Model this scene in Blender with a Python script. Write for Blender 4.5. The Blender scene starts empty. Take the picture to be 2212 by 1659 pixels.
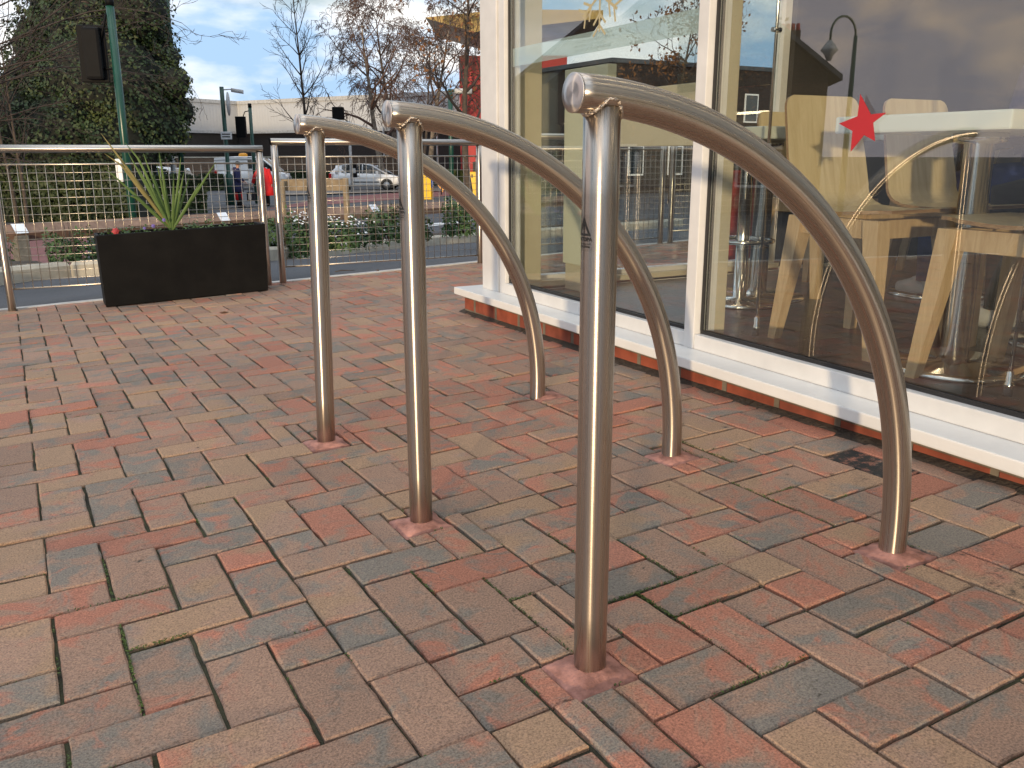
import bpy, bmesh, math, random
from mathutils import Vector, Matrix

rnd = random.Random(11)
sc = bpy.context.scene
col = sc.collection
R = math.radians
PI = math.pi

# ------------------------------------------------------------------ camera
CW = ((0.882979, -0.120488, 0.453686), (-0.469406, -0.221423, 0.854769), (-0.002533, -0.967706, -0.252069))
CAMZ = 0.7544
FPX = 1905.7            # focal length in pixels of a 2212 px wide picture
cam_data = bpy.data.cameras.new('camera')
cam = bpy.data.objects.new('camera', cam_data)
col.objects.link(cam)
cam_data.sensor_width = 36.0
cam_data.lens = 36.0 * FPX / 2212.0
cam_data.clip_start = 0.02
cam_data.clip_end = 2000
cam.matrix_world = Matrix(((CW[0][0], -CW[0][1], -CW[0][2], 0), (CW[1][0], -CW[1][1], -CW[1][2], 0), (CW[2][0], -CW[2][1], -CW[2][2], CAMZ), (0, 0, 0, 1)))
sc.camera = cam

# ------------------------------------------------------------------ world, sun, exposure
SUN_EL = 3.8
SUN_DIR = Vector((-0.66, -0.75, 0)).normalized()          # horizontal direction towards the sun
sc.view_settings.view_transform = 'Standard'
sc.view_settings.look = 'None'
sc.view_settings.gamma = 1.0
sc.view_settings.exposure = 0.28
w = bpy.data.worlds.new('World'); sc.world = w; w.use_nodes = True
nt = w.node_tree; nt.nodes.clear()
def wn(t, **kw):
    n = nt.nodes.new(t)
    for k, v in kw.items(): setattr(n, k, v)
    return n
wo = wn('ShaderNodeOutputWorld'); bg = wn('ShaderNodeBackground')
bg.inputs['Strength'].default_value = 0.15
sky = wn('ShaderNodeTexSky', sky_type='NISHITA', sun_disc=False)
sky.sun_elevation = R(SUN_EL)
sky.sun_rotation = math.atan2(SUN_DIR.x, SUN_DIR.y)
sky.air_density = 1.0; sky.dust_density = 0.6; sky.ozone_density = 1.6
tc = wn('ShaderNodeTexCoord'); mp = wn('ShaderNodeMapping')
mp.inputs['Scale'].default_value = (1.0, 1.0, 2.6)
mp.inputs['Location'].default_value = (0.35, 0.1, 0.0)
nt.links.new(tc.outputs['Generated'], mp.inputs['Vector'])
nz = wn('ShaderNodeTexNoise'); nz.inputs['Scale'].default_value = 3.4; nz.inputs['Detail'].default_value = 7; nz.inputs['Roughness'].default_value = 0.55
nt.links.new(mp.outputs[0], nz.inputs['Vector'])
cr = wn('ShaderNodeValToRGB'); cr.color_ramp.elements[0].position = 0.40; cr.color_ramp.elements[1].position = 0.56
sxy = wn('ShaderNodeSeparateXYZ'); nt.links.new(tc.outputs['Generated'], sxy.inputs[0])
hz = wn('ShaderNodeMapRange'); hz.inputs['From Min'].default_value = 0.02; hz.inputs['From Max'].default_value = 0.16; hz.inputs['To Min'].default_value = 0.30; hz.inputs['To Max'].default_value = 0.0
nt.links.new(sxy.outputs['Z'], hz.inputs['Value'])
ad = wn('ShaderNodeMath', operation='ADD'); nt.links.new(nz.outputs['Fac'], ad.inputs[0]); nt.links.new(hz.outputs[0], ad.inputs[1])
nt.links.new(ad.outputs[0], cr.inputs['Fac'])
nz2 = wn('ShaderNodeTexNoise'); nz2.inputs['Scale'].default_value = 6.5; nz2.inputs['Detail'].default_value = 6
mp2 = wn('ShaderNodeMapping'); mp2.inputs['Scale'].default_value = (1, 1, 2.8); mp2.inputs['Location'].default_value = (3.1, 1.7, 0.4)
nt.links.new(tc.outputs['Generated'], mp2.inputs['Vector']); nt.links.new(mp2.outputs[0], nz2.inputs['Vector'])
cr2 = wn('ShaderNodeValToRGB')
cr2.color_ramp.elements[0].position = 0.43; cr2.color_ramp.elements[0].color = (2.7, 4.0, 5.7, 1)
cr2.color_ramp.elements[1].position = 0.62; cr2.color_ramp.elements[1].color = (7.2, 7.1, 6.9, 1)
nt.links.new(nz2.outputs['Fac'], cr2.inputs['Fac'])
sk = wn('ShaderNodeMix', data_type='RGBA', blend_type='MULTIPLY'); sk.inputs['Factor'].default_value = 1.0
sk.inputs[7].default_value = (0.92, 1.0, 1.15, 1)
nt.links.new(sky.outputs[0], sk.inputs[6])
mx = wn('ShaderNodeMix', data_type='RGBA')
nt.links.new(cr.outputs['Color'], mx.inputs['Factor']); nt.links.new(sk.outputs[2], mx.inputs[6]); nt.links.new(cr2.outputs['Color'], mx.inputs[7])
# unseen sky overhead made brighter and warmer to light the paving; dusky pink cloud low in one quarter of the sky
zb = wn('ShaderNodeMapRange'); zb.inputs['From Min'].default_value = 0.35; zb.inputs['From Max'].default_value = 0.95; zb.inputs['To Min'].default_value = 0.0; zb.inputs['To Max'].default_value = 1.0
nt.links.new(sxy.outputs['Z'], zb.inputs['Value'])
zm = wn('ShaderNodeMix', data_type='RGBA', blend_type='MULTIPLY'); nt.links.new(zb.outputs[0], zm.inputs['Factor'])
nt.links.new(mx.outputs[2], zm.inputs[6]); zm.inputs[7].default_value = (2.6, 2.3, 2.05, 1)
dk = wn('ShaderNodeVectorMath', operation='DOT_PRODUCT'); dk.inputs[1].default_value = Vector((-0.80, 0.56, 0.22)).normalized()
nt.links.new(tc.outputs['Generated'], dk.inputs[0])
dm = wn('ShaderNodeMapRange', interpolation_type='SMOOTHSTEP'); dm.inputs['From Min'].default_value = 0.86; dm.inputs['From Max'].default_value = 0.975
nt.links.new(dk.outputs['Value'], dm.inputs['Value'])
nz3 = wn('ShaderNodeTexNoise'); nz3.inputs['Scale'].default_value = 9.0; nz3.inputs['Detail'].default_value = 6; nz3.inputs['Distortion'].default_value = 0.8
mp3 = wn('ShaderNodeMapping'); mp3.inputs['Scale'].default_value = (1, 1, 2.4); nt.links.new(tc.outputs['Generated'], mp3.inputs['Vector']); nt.links.new(mp3.outputs[0], nz3.inputs['Vector'])
cr3 = wn('ShaderNodeValToRGB'); cr3.color_ramp.elements[0].position = 0.42; cr3.color_ramp.elements[0].color = (4.4, 4.1, 4.5, 1)
cr3.color_ramp.elements[1].position = 0.70; cr3.color_ramp.elements[1].color = (7.6, 6.1, 5.0, 1)
nt.links.new(nz3.outputs['Fac'], cr3.inputs['Fac'])
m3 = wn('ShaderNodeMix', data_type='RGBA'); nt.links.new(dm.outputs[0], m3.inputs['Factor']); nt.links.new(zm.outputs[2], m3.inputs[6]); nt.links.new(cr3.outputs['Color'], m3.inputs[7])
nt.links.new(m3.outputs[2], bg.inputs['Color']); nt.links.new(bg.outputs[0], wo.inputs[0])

sd = bpy.data.lights.new('sun', 'SUN'); so = bpy.data.objects.new('sun', sd); col.objects.link(so)
sd.energy = 2.6; sd.angle = R(1.2); sd.color = (1.0, 0.76, 0.48)
sdir = Vector((SUN_DIR.x * math.cos(R(SUN_EL)), SUN_DIR.y * math.cos(R(SUN_EL)), math.sin(R(SUN_EL))))
so.rotation_euler = sdir.to_track_quat('Z', 'Y').to_euler()
so.location = sdir * 60

# ------------------------------------------------------------------ survey helpers (u, v in a 2212 x 1659 picture -> point in the place)
def ray(u, v):
    d = (u - 1106.0, v - 829.5, FPX)
    return Vector((sum(CW[i][j] * d[j] for j in range(3)) for i in range(3)))
CAMP = Vector((0, 0, CAMZ))
def atD(u, v, D): return CAMP + ray(u, v) * (D / FPX)
def atY(u, v, y): r = ray(u, v); return CAMP + r * (y / r.y)
def atX(u, v, x): r = ray(u, v); return CAMP + r * (x / r.x)
def atZ(u, v, z): r = ray(u, v); return CAMP + r * ((z - CAMZ) / r.z)
SX, SY = 0.033585, -0.017103
def plaza(x, y): return SX * x + SY * y
GY = (5.87, 7.8, 10, 16, 28); GZ = (-0.115, -0.19, -0.45, -0.85, -1.22)
def terr(x, y):
    e = SX * max(-8, min(8, x))
    if y <= 5.87: return e + SY * y - 0.06
    f = max(0.0, min(1.0, (16 - y) / (16 - 5.87)))
    z = GZ[-1]
    for i in range(4):
        if y <= GY[i + 1]:
            t = (y - GY[i]) / (GY[i + 1] - GY[i]); z = GZ[i] * (1 - t) + GZ[i + 1] * t; break
    return z + e * f
def hit(u, v):
    r = ray(u, v); t = 0.0015; p = 0
    while t < 0.3:
        P = CAMP + r * t
        if P.z < terr(P.x, P.y):
            for _ in range(30):
                m = (p + t) / 2; P = CAMP + r * m
                if P.z < terr(P.x, P.y): t = m
                else: p = m
            return P
        p = t; t *= 1.01
    return CAMP + r * 0.05
def base(u, D):
    P = atD(u, 332, D); P.z = terr(P.x, P.y); return P
FWD = Vector((CW[0][2], CW[1][2], 0)).normalized(); RGT = Vector((FWD.y, -FWD.x, 0))

# ------------------------------------------------------------------ mesh builder
class MB:
    def __init__(s): s.v = []; s.f = []; s.m = []; s.uv = {}; s.cur = 0; s.sm = []
    def add(s, vs, fs, smooth=False):
        b = len(s.v); s.v += [tuple(p) for p in vs]
        for f in fs: s.f.append(tuple(b + i for i in f)); s.m.append(s.cur); s.sm.append(smooth)
        return b
    def quad(s, a, b, c, d): s.add((a, b, c, d), ((0, 1, 2, 3),))
    def box(s, x0, x1, y0, y1, z0, z1, M=None):
        vs = [Vector((x, y, z)) for z in (z0, z1) for y in (y0, y1) for x in (x0, x1)]
        if M is not None: vs = [M @ p for p in vs]
        s.add(vs, ((0, 2, 3, 1), (4, 5, 7, 6), (0, 1, 5, 4), (2, 6, 7, 3), (0, 4, 6, 2), (1, 3, 7, 5)))
    def bbox(s, x0, x1, y0, y1, z0, z1, b=0.004, M=None):
        # box with chamfered edges
        vs = []; X = (x0, x1); Y = (y0, y1); Z = (z0, z1)
        bm = bmesh.new()
        bmesh.ops.create_cube(bm, size=1.0)
        for p in bm.verts: p.co = Vector((X[p.co.x > 0], Y[p.co.y > 0], Z[p.co.z > 0]))
        bmesh.ops.bevel(bm, geom=bm.edges[:], offset=b, segments=2, profile=0.6, affect='EDGES')
        if M is not None: bmesh.ops.transform(bm, matrix=M, verts=bm.verts)
        bm.verts.index_update()
        s.add([p.co.copy() for p in bm.verts], [[q.index for q in f.verts] for f in bm.faces])
        bm.free()
    def tube(s, pts, rad, n=10, caps=True, smooth=True, uv=False):
        pts = [Vector(p) for p in pts]
        if not isinstance(rad, (list, tuple)): rad = [rad] * len(pts)
        b = len(s.v); up = None; L = 0
        for i, p in enumerate(pts):
            t = (pts[min(i + 1, len(pts) - 1)] - pts[max(i - 1, 0)])
            t = t.normalized() if t.length > 1e-9 else Vector((0, 0, 1))
            if up is None:
                up = Vector((0, 0, 1)) if abs(t.z) < 0.9 else Vector((1, 0, 0))
            x = up.cross(t).normalized(); y = t.cross(x); up = y if abs(t.dot(y)) < .5 else up
            if i: L += (p - pts[i - 1]).length
            for k in range(n):
                a = 2 * PI * k / n
                s.v.append(tuple(p + (x * math.cos(a) + y * math.sin(a)) * rad[i]))
                if uv: s.uv[len(s.v) - 1] = (L, k / n)
            up = y
        for i in range(len(pts) - 1):
            for k in range(n):
                k2 = (k + 1) % n
                s.f.append((b + i * n + k, b + i * n + k2, b + (i + 1) * n + k2, b + (i + 1) * n + k)); s.m.append(s.cur); s.sm.append(smooth)
        if caps:
            s.f.append(tuple(b + k for k in reversed(range(n)))); s.m.append(s.cur); s.sm.append(False)
            e = b + (len(pts) - 1) * n
            s.f.append(tuple(e + k for k in range(n))); s.m.append(s.cur); s.sm.append(False)
    def lathe(s, prof, n=24, M=None, smooth=True):
        b = len(s.v)
        for r, z in prof:
            for k in range(n):
                a = 2 * PI * k / n; p = Vector((r * math.cos(a), r * math.sin(a), z))
                s.v.append(tuple(M @ p if M is not None else p))
        for i in range(len(prof) - 1):
            for k in range(n):
                k2 = (k + 1) % n
                s.f.append((b + i * n + k, b + i * n + k2, b + (i + 1) * n + k2, b + (i + 1) * n + k)); s.m.append(s.cur); s.sm.append(smooth)
        s.f.append(tuple(b + k for k in reversed(range(n)))); s.m.append(s.cur); s.sm.append(False)
        e = b + (len(prof) - 1) * n
        s.f.append(tuple(e + k for k in range(n))); s.m.append(s.cur); s.sm.append(False)
    def loft(s, rings, smooth=True, caps=True):
        n = len(rings[0]); b = len(s.v)
        for r in rings: s.v += [tuple(p) for p in r]
        for i in range(len(rings) - 1):
            for k in range(n):
                k2 = (k + 1) % n
                s.f.append((b + i * n + k, b + i * n + k2, b + (i + 1) * n + k2, b + (i + 1) * n + k)); s.m.append(s.cur); s.sm.append(smooth)
        if caps:
            s.f.append(tuple(b + k for k in reversed(range(n)))); s.m.append(s.cur); s.sm.append(False)
            e = b + (len(rings) - 1) * n
            s.f.append(tuple(e + k for k in range(n))); s.m.append(s.cur); s.sm.append(False)
    def prism(s, poly, d, M=None):
        # poly: list of Vector (planar), extruded by vector d
        poly = [Vector(p) for p in poly]; n = len(poly); d = Vector(d)
        vs = poly + [p + d for p in poly]
        if M is not None: vs = [M @ p for p in vs]
        s.add(vs, [tuple(reversed(range(n))), tuple(range(n, 2 * n))] + [(k, (k + 1) % n, n + (k + 1) % n, n + k) for k in range(n)])
    def leaf(s, p, nrm, L, wd, roll):
        q = nrm.to_track_quat('Z', 'Y').to_matrix() @ Matrix.Rotation(roll, 3, 'Z')
        a = q @ Vector((L, 0, 0)); c = q @ Vector((0, wd, 0.15 * L))
        s.add((p - a, p - c * .9 + a * .1, p + a, p + c * .9 + a * .1), ((0, 1, 2, 3),))
    def build(s, name, mat, parent=None, fixn=False):
        me = bpy.data.meshes.new(name)
        me.from_pydata(s.v, [], s.f)
        mats = mat if isinstance(mat, (list, tuple)) else [mat]
        for m in mats: me.materials.append(m)
        me.polygons.foreach_set('material_index', s.m)
        me.polygons.foreach_set('use_smooth', s.sm)
        if s.uv:
            ul = me.uv_layers.new(name='uv')
            for lp in me.loops:
                if lp.vertex_index in s.uv: ul.data[lp.index].uv = s.uv[lp.vertex_index]
        if fixn:
            bm = bmesh.new(); bm.from_mesh(me); bmesh.ops.recalc_face_normals(bm, faces=bm.faces); bm.to_mesh(me); bm.free()
        me.update()
        o = bpy.data.objects.new(name, me); col.objects.link(o)
        if parent is not None:
            o.parent = parent
        return o
    def place(s, name, mat, loc, rz=0, fixn=True):
        # a mesh built round its own origin, put at a place
        o = s.build(name, mat, None, fixn); o.location = loc; o.rotation_euler = (0, 0, rz); return o
def tag(o, label=None, cat=None, group=None, kind=None):
    if label: o['label'] = label
    if cat: o['category'] = cat
    if group: o['group'] = group
    if kind: o['kind'] = kind
    return o
def thing(name, label, cat, loc=(0, 0, 0), rz=0, group=None):
    o = bpy.data.objects.new(name, None); col.objects.link(o)
    o.empty_display_size = 0.1
    o.location = loc; o.rotation_euler = (0, 0, rz)
    return tag(o, label, cat, group)
def copy_tree(o, parent=None):
    c = o.copy(); col.objects.link(c)
    if parent is not None: c.parent = parent
    for ch in list(o.children): copy_tree(ch, c)
    return c

# ------------------------------------------------------------------ materials
def newmat(name):
    m = bpy.data.materials.new(name); m.use_nodes = True
    t = m.node_tree; b = t.nodes['Principled BSDF']
    return m, t, b
def nd(t, ty, **kw):
    n = t.nodes.new(ty)
    for k, v in kw.items():
        if k in n.inputs.keys(): n.inputs[k].default_value = v
        else: setattr(n, k, v)
    return n
def mat(name, c, rough=0.6, metal=0.0, var=0.25, scale=6.0, bump=0.0, bscale=60.0, c2=None, spec=0.5, coat=0.0, emit=None, estr=0.0, vec='Object'):
    m, t, b = newmat(name)
    b.inputs['Roughness'].default_value = rough; b.inputs['Metallic'].default_value = metal
    b.inputs['Specular IOR Level'].default_value = spec; b.inputs['Coat Weight'].default_value = coat
    tcx = nd(t, 'ShaderNodeTexCoord')
    n = nd(t, 'ShaderNodeTexNoise', Scale=scale, Detail=5.0, Roughness=0.6)
    t.links.new(tcx.outputs[vec], n.inputs['Vector'])
    r = nd(t, 'ShaderNodeValToRGB')
    r.color_ramp.elements[0].position = 0.3; r.color_ramp.elements[1].position = 0.7
    ca = tuple(max(0, x * (1 - var)) for x in c); cb = tuple(min(1, x * (1 + var)) for x in (c2 or c))
    r.color_ramp.elements[0].color = (*ca, 1); r.color_ramp.elements[1].color = (*cb, 1)
    t.links.new(n.outputs['Fac'], r.inputs['Fac']); t.links.new(r.outputs['Color'], b.inputs['Base Color'])
    if bump > 0:
        n2 = nd(t, 'ShaderNodeTexNoise', Scale=bscale, Detail=4.0)
        t.links.new(tcx.outputs[vec], n2.inputs['Vector'])
        bp = nd(t, 'ShaderNodeBump', Strength=bump, Distance=0.01)
        t.links.new(n2.outputs['Fac'], bp.inputs['Height']); t.links.new(bp.outputs[0], b.inputs['Normal'])
    if emit:
        b.inputs['Emission Color'].default_value = (*emit, 1); b.inputs['Emission Strength'].default_value = estr
    return m
M = {}
def steel(name, streak=True, rough=0.27, base=(0.49, 0.435, 0.375)):
    m, t, b = newmat(name)
    b.inputs['Metallic'].default_value = 1.0; b.inputs['Anisotropic'].default_value = 0.8
    tg = nd(t, 'ShaderNodeTangent'); tg.direction_type = 'UV_MAP'; tg.uv_map = 'uv'; t.links.new(tg.outputs[0], b.inputs['Tangent'])
    uvn = nd(t, 'ShaderNodeUVMap'); uvn.uv_map = 'uv'
    mpn = nd(t, 'ShaderNodeMapping'); mpn.inputs['Scale'].default_value = (0.8, 40, 1)
    t.links.new(uvn.outputs[0], mpn.inputs['Vector'])
    n = nd(t, 'ShaderNodeTexNoise', Scale=1.0, Detail=4.0, Roughness=0.7)
    t.links.new(mpn.outputs[0], n.inputs['Vector'])
    mr = nd(t, 'ShaderNodeMapRange'); mr.inputs['From Min'].default_value = 0.3; mr.inputs['From Max'].default_value = 0.7
    mr.inputs['To Min'].default_value = rough - 0.05; mr.inputs['To Max'].default_value = rough + 0.09
    t.links.new(n.outputs['Fac'], mr.inputs['Value']); t.links.new(mr.outputs[0], b.inputs['Roughness'])
    # fine grit round the tube
    mp2 = nd(t, 'ShaderNodeMapping'); mp2.inputs['Scale'].default_value = (900, 30, 1)
    t.links.new(uvn.outputs[0], mp2.inputs['Vector'])
    n2 = nd(t, 'ShaderNodeTexNoise', Scale=1.0, Detail=2.0)
    t.links.new(mp2.outputs[0], n2.inputs['Vector'])
    r = nd(t, 'ShaderNodeValToRGB'); r.color_ramp.elements[0].position = 0.25; r.color_ramp.elements[1].position = 0.75
    r.color_ramp.elements[0].color = (*(x * 0.90 for x in base), 1); r.color_ramp.elements[1].color = (*(min(1, x * 1.05) for x in base), 1)
    mxx = nd(t, 'ShaderNodeMix'); mxx.inputs['Factor'].default_value = 0.5
    t.links.new(n.outputs['Fac'], mxx.inputs[2]); t.links.new(n2.outputs['Fac'], mxx.inputs[3])
    t.links.new(mxx.outputs[0], r.inputs['Fac']); t.links.new(r.outputs['Color'], b.inputs['Base Color'])
    bp = nd(t, 'ShaderNodeBump', Strength=0.10, Distance=0.001)
    t.links.new(n2.outputs['Fac'], bp.inputs['Height']); t.links.new(bp.outputs[0], b.inputs['Normal'])
    return m
M['steel'] = steel('brushed_steel')
M['steel_f'] = steel('fence_steel', rough=0.30, base=(0.57, 0.52, 0.46))
M['chrome'] = mat('polished_steel', (0.72, 0.70, 0.66), 0.15, 1.0, 0.05)
def capmat():
    m, t, b = newmat('turned_steel')
    b.inputs['Metallic'].default_value = 1.0; b.inputs['Base Color'].default_value = (0.62, 0.57, 0.53, 1)
    b.inputs['Roughness'].default_value = 0.34; b.inputs['Anisotropic'].default_value = 0.92
    tg = nd(t, 'ShaderNodeTangent'); tg.direction_type = 'RADIAL'; tg.axis = 'X'
    t.links.new(tg.outputs[0], b.inputs['Tangent'])
    return m
M['cap'] = capmat()
M['weld'] = mat('weld_metal', (0.62, 0.55, 0.47), 0.3, 1.0, 0.4, 90, 0.9, 160)
M['wire'] = mat('wire_steel', (0.50, 0.44, 0.36), 0.3, 1.0, 0.12, 40)
M['black'] = mat('black_print', (0.012, 0.012, 0.012), 0.5)
def filmmat():
    m, t, b = newmat('clear_film'); t.nodes.remove(b)
    o = t.nodes['Material Output']
    tr = nd(t, 'ShaderNodeBsdfTransparent'); tr.inputs[0].default_value = (0.93, 0.92, 0.90, 1)
    gl = nd(t, 'ShaderNodeBsdfGlossy', Roughness=0.25); gl.inputs['Color'].default_value = (0.9, 0.9, 0.9, 1)
    mx_ = nd(t, 'ShaderNodeMixShader'); mx_.inputs[0].default_value = 0.08
    t.links.new(tr.outputs[0], mx_.inputs[1]); t.links.new(gl.outputs[0], mx_.inputs[2]); t.links.new(mx_.outputs[0], o.inputs[0])
    return m
M['film'] = filmmat()
def glassmat(name, f0, tint):
    m, t, b = newmat(name); t.nodes.remove(b); o = t.nodes['Material Output']
    ge = nd(t, 'ShaderNodeNewGeometry')
    dt = nd(t, 'ShaderNodeVectorMath', operation='DOT_PRODUCT')
    t.links.new(ge.outputs['Normal'], dt.inputs[0]); t.links.new(ge.outputs['Incoming'], dt.inputs[1])
    ab = nd(t, 'ShaderNodeMath', operation='ABSOLUTE'); t.links.new(dt.outputs['Value'], ab.inputs[0])
    om = nd(t, 'ShaderNodeMath', operation='SUBTRACT'); om.inputs[0].default_value = 1.0; t.links.new(ab.outputs[0], om.inputs[1])
    pw = nd(t, 'ShaderNodeMath', operation='POWER'); pw.inputs[1].default_value = 5.0; t.links.new(om.outputs[0], pw.inputs[0])
    ma = nd(t, 'ShaderNodeMath', operation='MULTIPLY_ADD'); ma.inputs[1].default_value = 1 - f0; ma.inputs[2].default_value = f0
    t.links.new(pw.outputs[0], ma.inputs[0])
    tr = nd(t, 'ShaderNodeBsdfTransparent'); tr.inputs[0].default_value = (*tint, 1)
    gl = nd(t, 'ShaderNodeBsdfGlossy', Roughness=0.0); gl.inputs['Color'].default_value = (1, 1, 1, 1)
    mx_ = nd(t, 'ShaderNodeMixShader')
    t.links.new(ma.outputs[0], mx_.inputs[0]); t.links.new(tr.outputs[0], mx_.inputs[1]); t.links.new(gl.outputs[0], mx_.inputs[2])
    t.links.new(mx_.outputs[0], o.inputs[0])
    return m
M['glass'] = glassmat('window_glass', 0.105, (0.95, 0.97, 0.96))
M['white'] = mat('white_powder_coat', (0.64, 0.63, 0.61), 0.35, 0, 0.08, 7, spec=0.4)
M['sill'] = mat('white_stone_sill', (0.73, 0.72, 0.69), 0.3, 0, 0.07, 5, 0.05, 80)
M['gasket'] = mat('black_gasket', (0.015, 0.015, 0.016), 0.5)
M['beige'] = mat('beige_panel', (0.56, 0.50, 0.37), 0.5, 0, 0.06, 4)
M['pale'] = mat('pale_panel', (0.66, 0.66, 0.52), 0.4, 0, 0.05, 3)
M['tile'] = None
M['concrete'] = mat('concrete', (0.44, 0.40, 0.32), 0.85, 0, 0.25, 5, 0.3, 120)
M['kerbw'] = mat('pale_edging', (0.50, 0.48, 0.45), 0.8, 0, 0.2, 12, 0.3, 150)
M['black_planter'] = mat('matt_black_planter', (0.0035, 0.0035, 0.004), 0.6, 0, 0.3, 7, 0.08, 200, c2=(0.006, 0.0058, 0.0056), spec=0.15)
M['green_paint'] = mat('green_paint', (0.010, 0.060, 0.040), 0.3, 0, 0.15, 4)
M['signal_black'] = mat('black_plastic', (0.004, 0.004, 0.0045), 0.6, 0, 0.2, 8, spec=0.15)
M['lamp_grey'] = mat('lamp_grey', (0.45, 0.45, 0.44), 0.4)
M['yellow'] = mat('yellow_plastic', (0.80, 0.50, 0.01), 0.45, 0, 0.05)
M['orange'] = mat('orange_plastic', (0.75, 0.32, 0.02), 0.45, 0, 0.05)
M['blue'] = mat('sign_blue', (0.01, 0.08, 0.38), 0.4)
M['whitep'] = mat('white_paint', (0.80, 0.80, 0.79), 0.35, 0, 0.03)
M['carwhite'] = mat('car_white', (0.78, 0.78, 0.77), 0.22, 0, 0.02, coat=0.6)
M['carglass'] = mat('car_glass', (0.02, 0.025, 0.025), 0.06, 0, 0.1, spec=0.8)
M['tyre'] = mat('tyre', (0.015, 0.015, 0.015), 0.8)
M['rim'] = mat('wheel_rim', (0.40, 0.40, 0.40), 0.35, 0.8)
M['redlamp'] = mat('red_lens', (0.50, 0.02, 0.02), 0.2)
M['clear'] = mat('lamp_lens', (0.75, 0.76, 0.78), 0.1)
M['trim'] = mat('dark_trim', (0.03, 0.03, 0.03), 0.6)
M['bark'] = mat('bark', (0.075, 0.055, 0.040), 0.9, 0, 0.4, 9, 0.5, 50)
M['twig'] = mat('twig', (0.046, 0.034, 0.029), 0.9, 0, 0.3, 4)
M['birch'] = mat('birch_bark', (0.20, 0.16, 0.12), 0.85, 0, 0.7, 5, 0.4, 30)
M['twig2'] = mat('birch_twig', (0.115, 0.068, 0.050), 0.9, 0, 0.3, 4)
M['leafbrown'] = mat('dry_leaf', (0.17, 0.075, 0.025), 0.8, 0, 0.5, 3)
def leafmat(name, a, b_):
    return mat(name, a, 0.55, 0, 0.35, 1.3, c2=b_, spec=0.35)
M['ivy1'] = leafmat('ivy_leaf', (0.014, 0.030, 0.010), (0.034, 0.056, 0.017))
M['ivy2'] = leafmat('ivy_leaf_olive', (0.032, 0.050, 0.013), (0.070, 0.086, 0.024))
M['hedge'] = leafmat('hedge_leaf', (0.018, 0.030, 0.010), (0.040, 0.055, 0.016))
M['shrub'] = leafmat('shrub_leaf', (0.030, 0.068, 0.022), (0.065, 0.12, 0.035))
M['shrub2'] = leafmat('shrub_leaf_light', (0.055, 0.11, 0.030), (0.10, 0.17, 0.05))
M['spike'] = leafmat('spiky_leaf', (0.060, 0.125, 0.032), (0.12, 0.19, 0.05))
M['spike2'] = leafmat('spiky_leaf_old', (0.17, 0.15, 0.05), (0.26, 0.22, 0.08))
M['moss'] = leafmat('moss', (0.030, 0.055, 0.012), (0.07, 0.11, 0.02))
M['soil'] = mat('soil', (0.055, 0.042, 0.030), 0.95, 0, 0.4, 30, 0.8, 90)
M['timber'] = mat('weathered_timber', (0.24, 0.18, 0.11), 0.85, 0, 0.3, 9, 0.4, 40)
M['rail'] = mat('oiled_rail', (0.20, 0.13, 0.095), 0.8, 0, 0.35, 5, 0.4, 30)
M['strap'] = mat('galvanised_strap', (0.68, 0.70, 0.72), 0.35, 0.6, 0.08)
M['greypost'] = mat('grey_timber', (0.16, 0.15, 0.125), 0.85, 0, 0.3, 12, 0.4, 40)
def wood(name, ca, cb, sc_, rough):
    m, t, b = newmat(name); b.inputs['Roughness'].default_value = rough
    tcx = nd(t, 'ShaderNodeTexCoord'); mpn = nd(t, 'ShaderNodeMapping'); mpn.inputs['Scale'].default_value = sc_
    t.links.new(tcx.outputs['Object'], mpn.inputs['Vector'])
    n = nd(t, 'ShaderNodeTexNoise', Scale=1.0, Detail=5.0, Roughness=0.6, Distortion=1.2); t.links.new(mpn.outputs[0], n.inputs['Vector'])
    r = nd(t, 'ShaderNodeValToRGB'); r.color_ramp.elements[0].position = 0.32; r.color_ramp.elements[1].position = 0.66
    r.color_ramp.elements[0].color = (*ca, 1); r.color_ramp.elements[1].color = (*cb, 1)
    t.links.new(n.outputs['Fac'], r.inputs['Fac']); t.links.new(r.outputs['Color'], b.inputs['Base Color'])
    return m
M['ply'] = wood('ply_face', (0.56, 0.44, 0.26), (0.68, 0.57, 0.37), (34, 8, 3), 0.35)
M['plyedge'] = wood('ply_edge', (0.20, 0.11, 0.055), (0.42, 0.27, 0.14), (4, 60, 220), 0.45)
M['beech'] = wood('beech_leg', (0.48, 0.32, 0.17), (0.62, 0.45, 0.26), (50, 50, 5), 0.42)
M['tabletop'] = mat('table_laminate', (0.66, 0.70, 0.64), 0.35, 0, 0.03)
M['red'] = mat('red_vinyl', (0.43, 0.018, 0.024), 0.5, 0, 0.05)
M['gold'] = mat('gold_vinyl', (0.42, 0.36, 0.20), 0.5, 0, 0.05)
M['skin'] = mat('skin', (0.48, 0.27, 0.19), 0.55)
M['navy'] = mat('navy_cloth', (0.020, 0.022, 0.075), 0.85)
M['redcoat'] = mat('red_cloth', (0.62, 0.012, 0.014), 0.75, 0, 0.12)
M['blackcloth'] = mat('black_cloth', (0.012, 0.012, 0.014), 0.85)
M['jeans'] = mat('denim', (0.020, 0.035, 0.14), 0.85, 0, 0.3, 20)
M['hair'] = mat('dark_hair', (0.02, 0.014, 0.010), 0.6)
M['bagpale'] = mat('pale_leather', (0.50, 0.46, 0.40), 0.6)
M['redwall'] = mat('red_render', (0.46, 0.035, 0.035), 0.6, 0, 0.08, 2)
M['ochre'] = mat('ochre_canopy', (0.36, 0.23, 0.05), 0.5, 0, 0.1, 2)
M['slate'] = mat('slate_roof', (0.075, 0.085, 0.10), 0.7, 0, 0.2, 2)
M['interior_dark'] = mat('dark_panel', (0.035, 0.030, 0.026), 0.5, 0, 0.3, 3)
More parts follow.
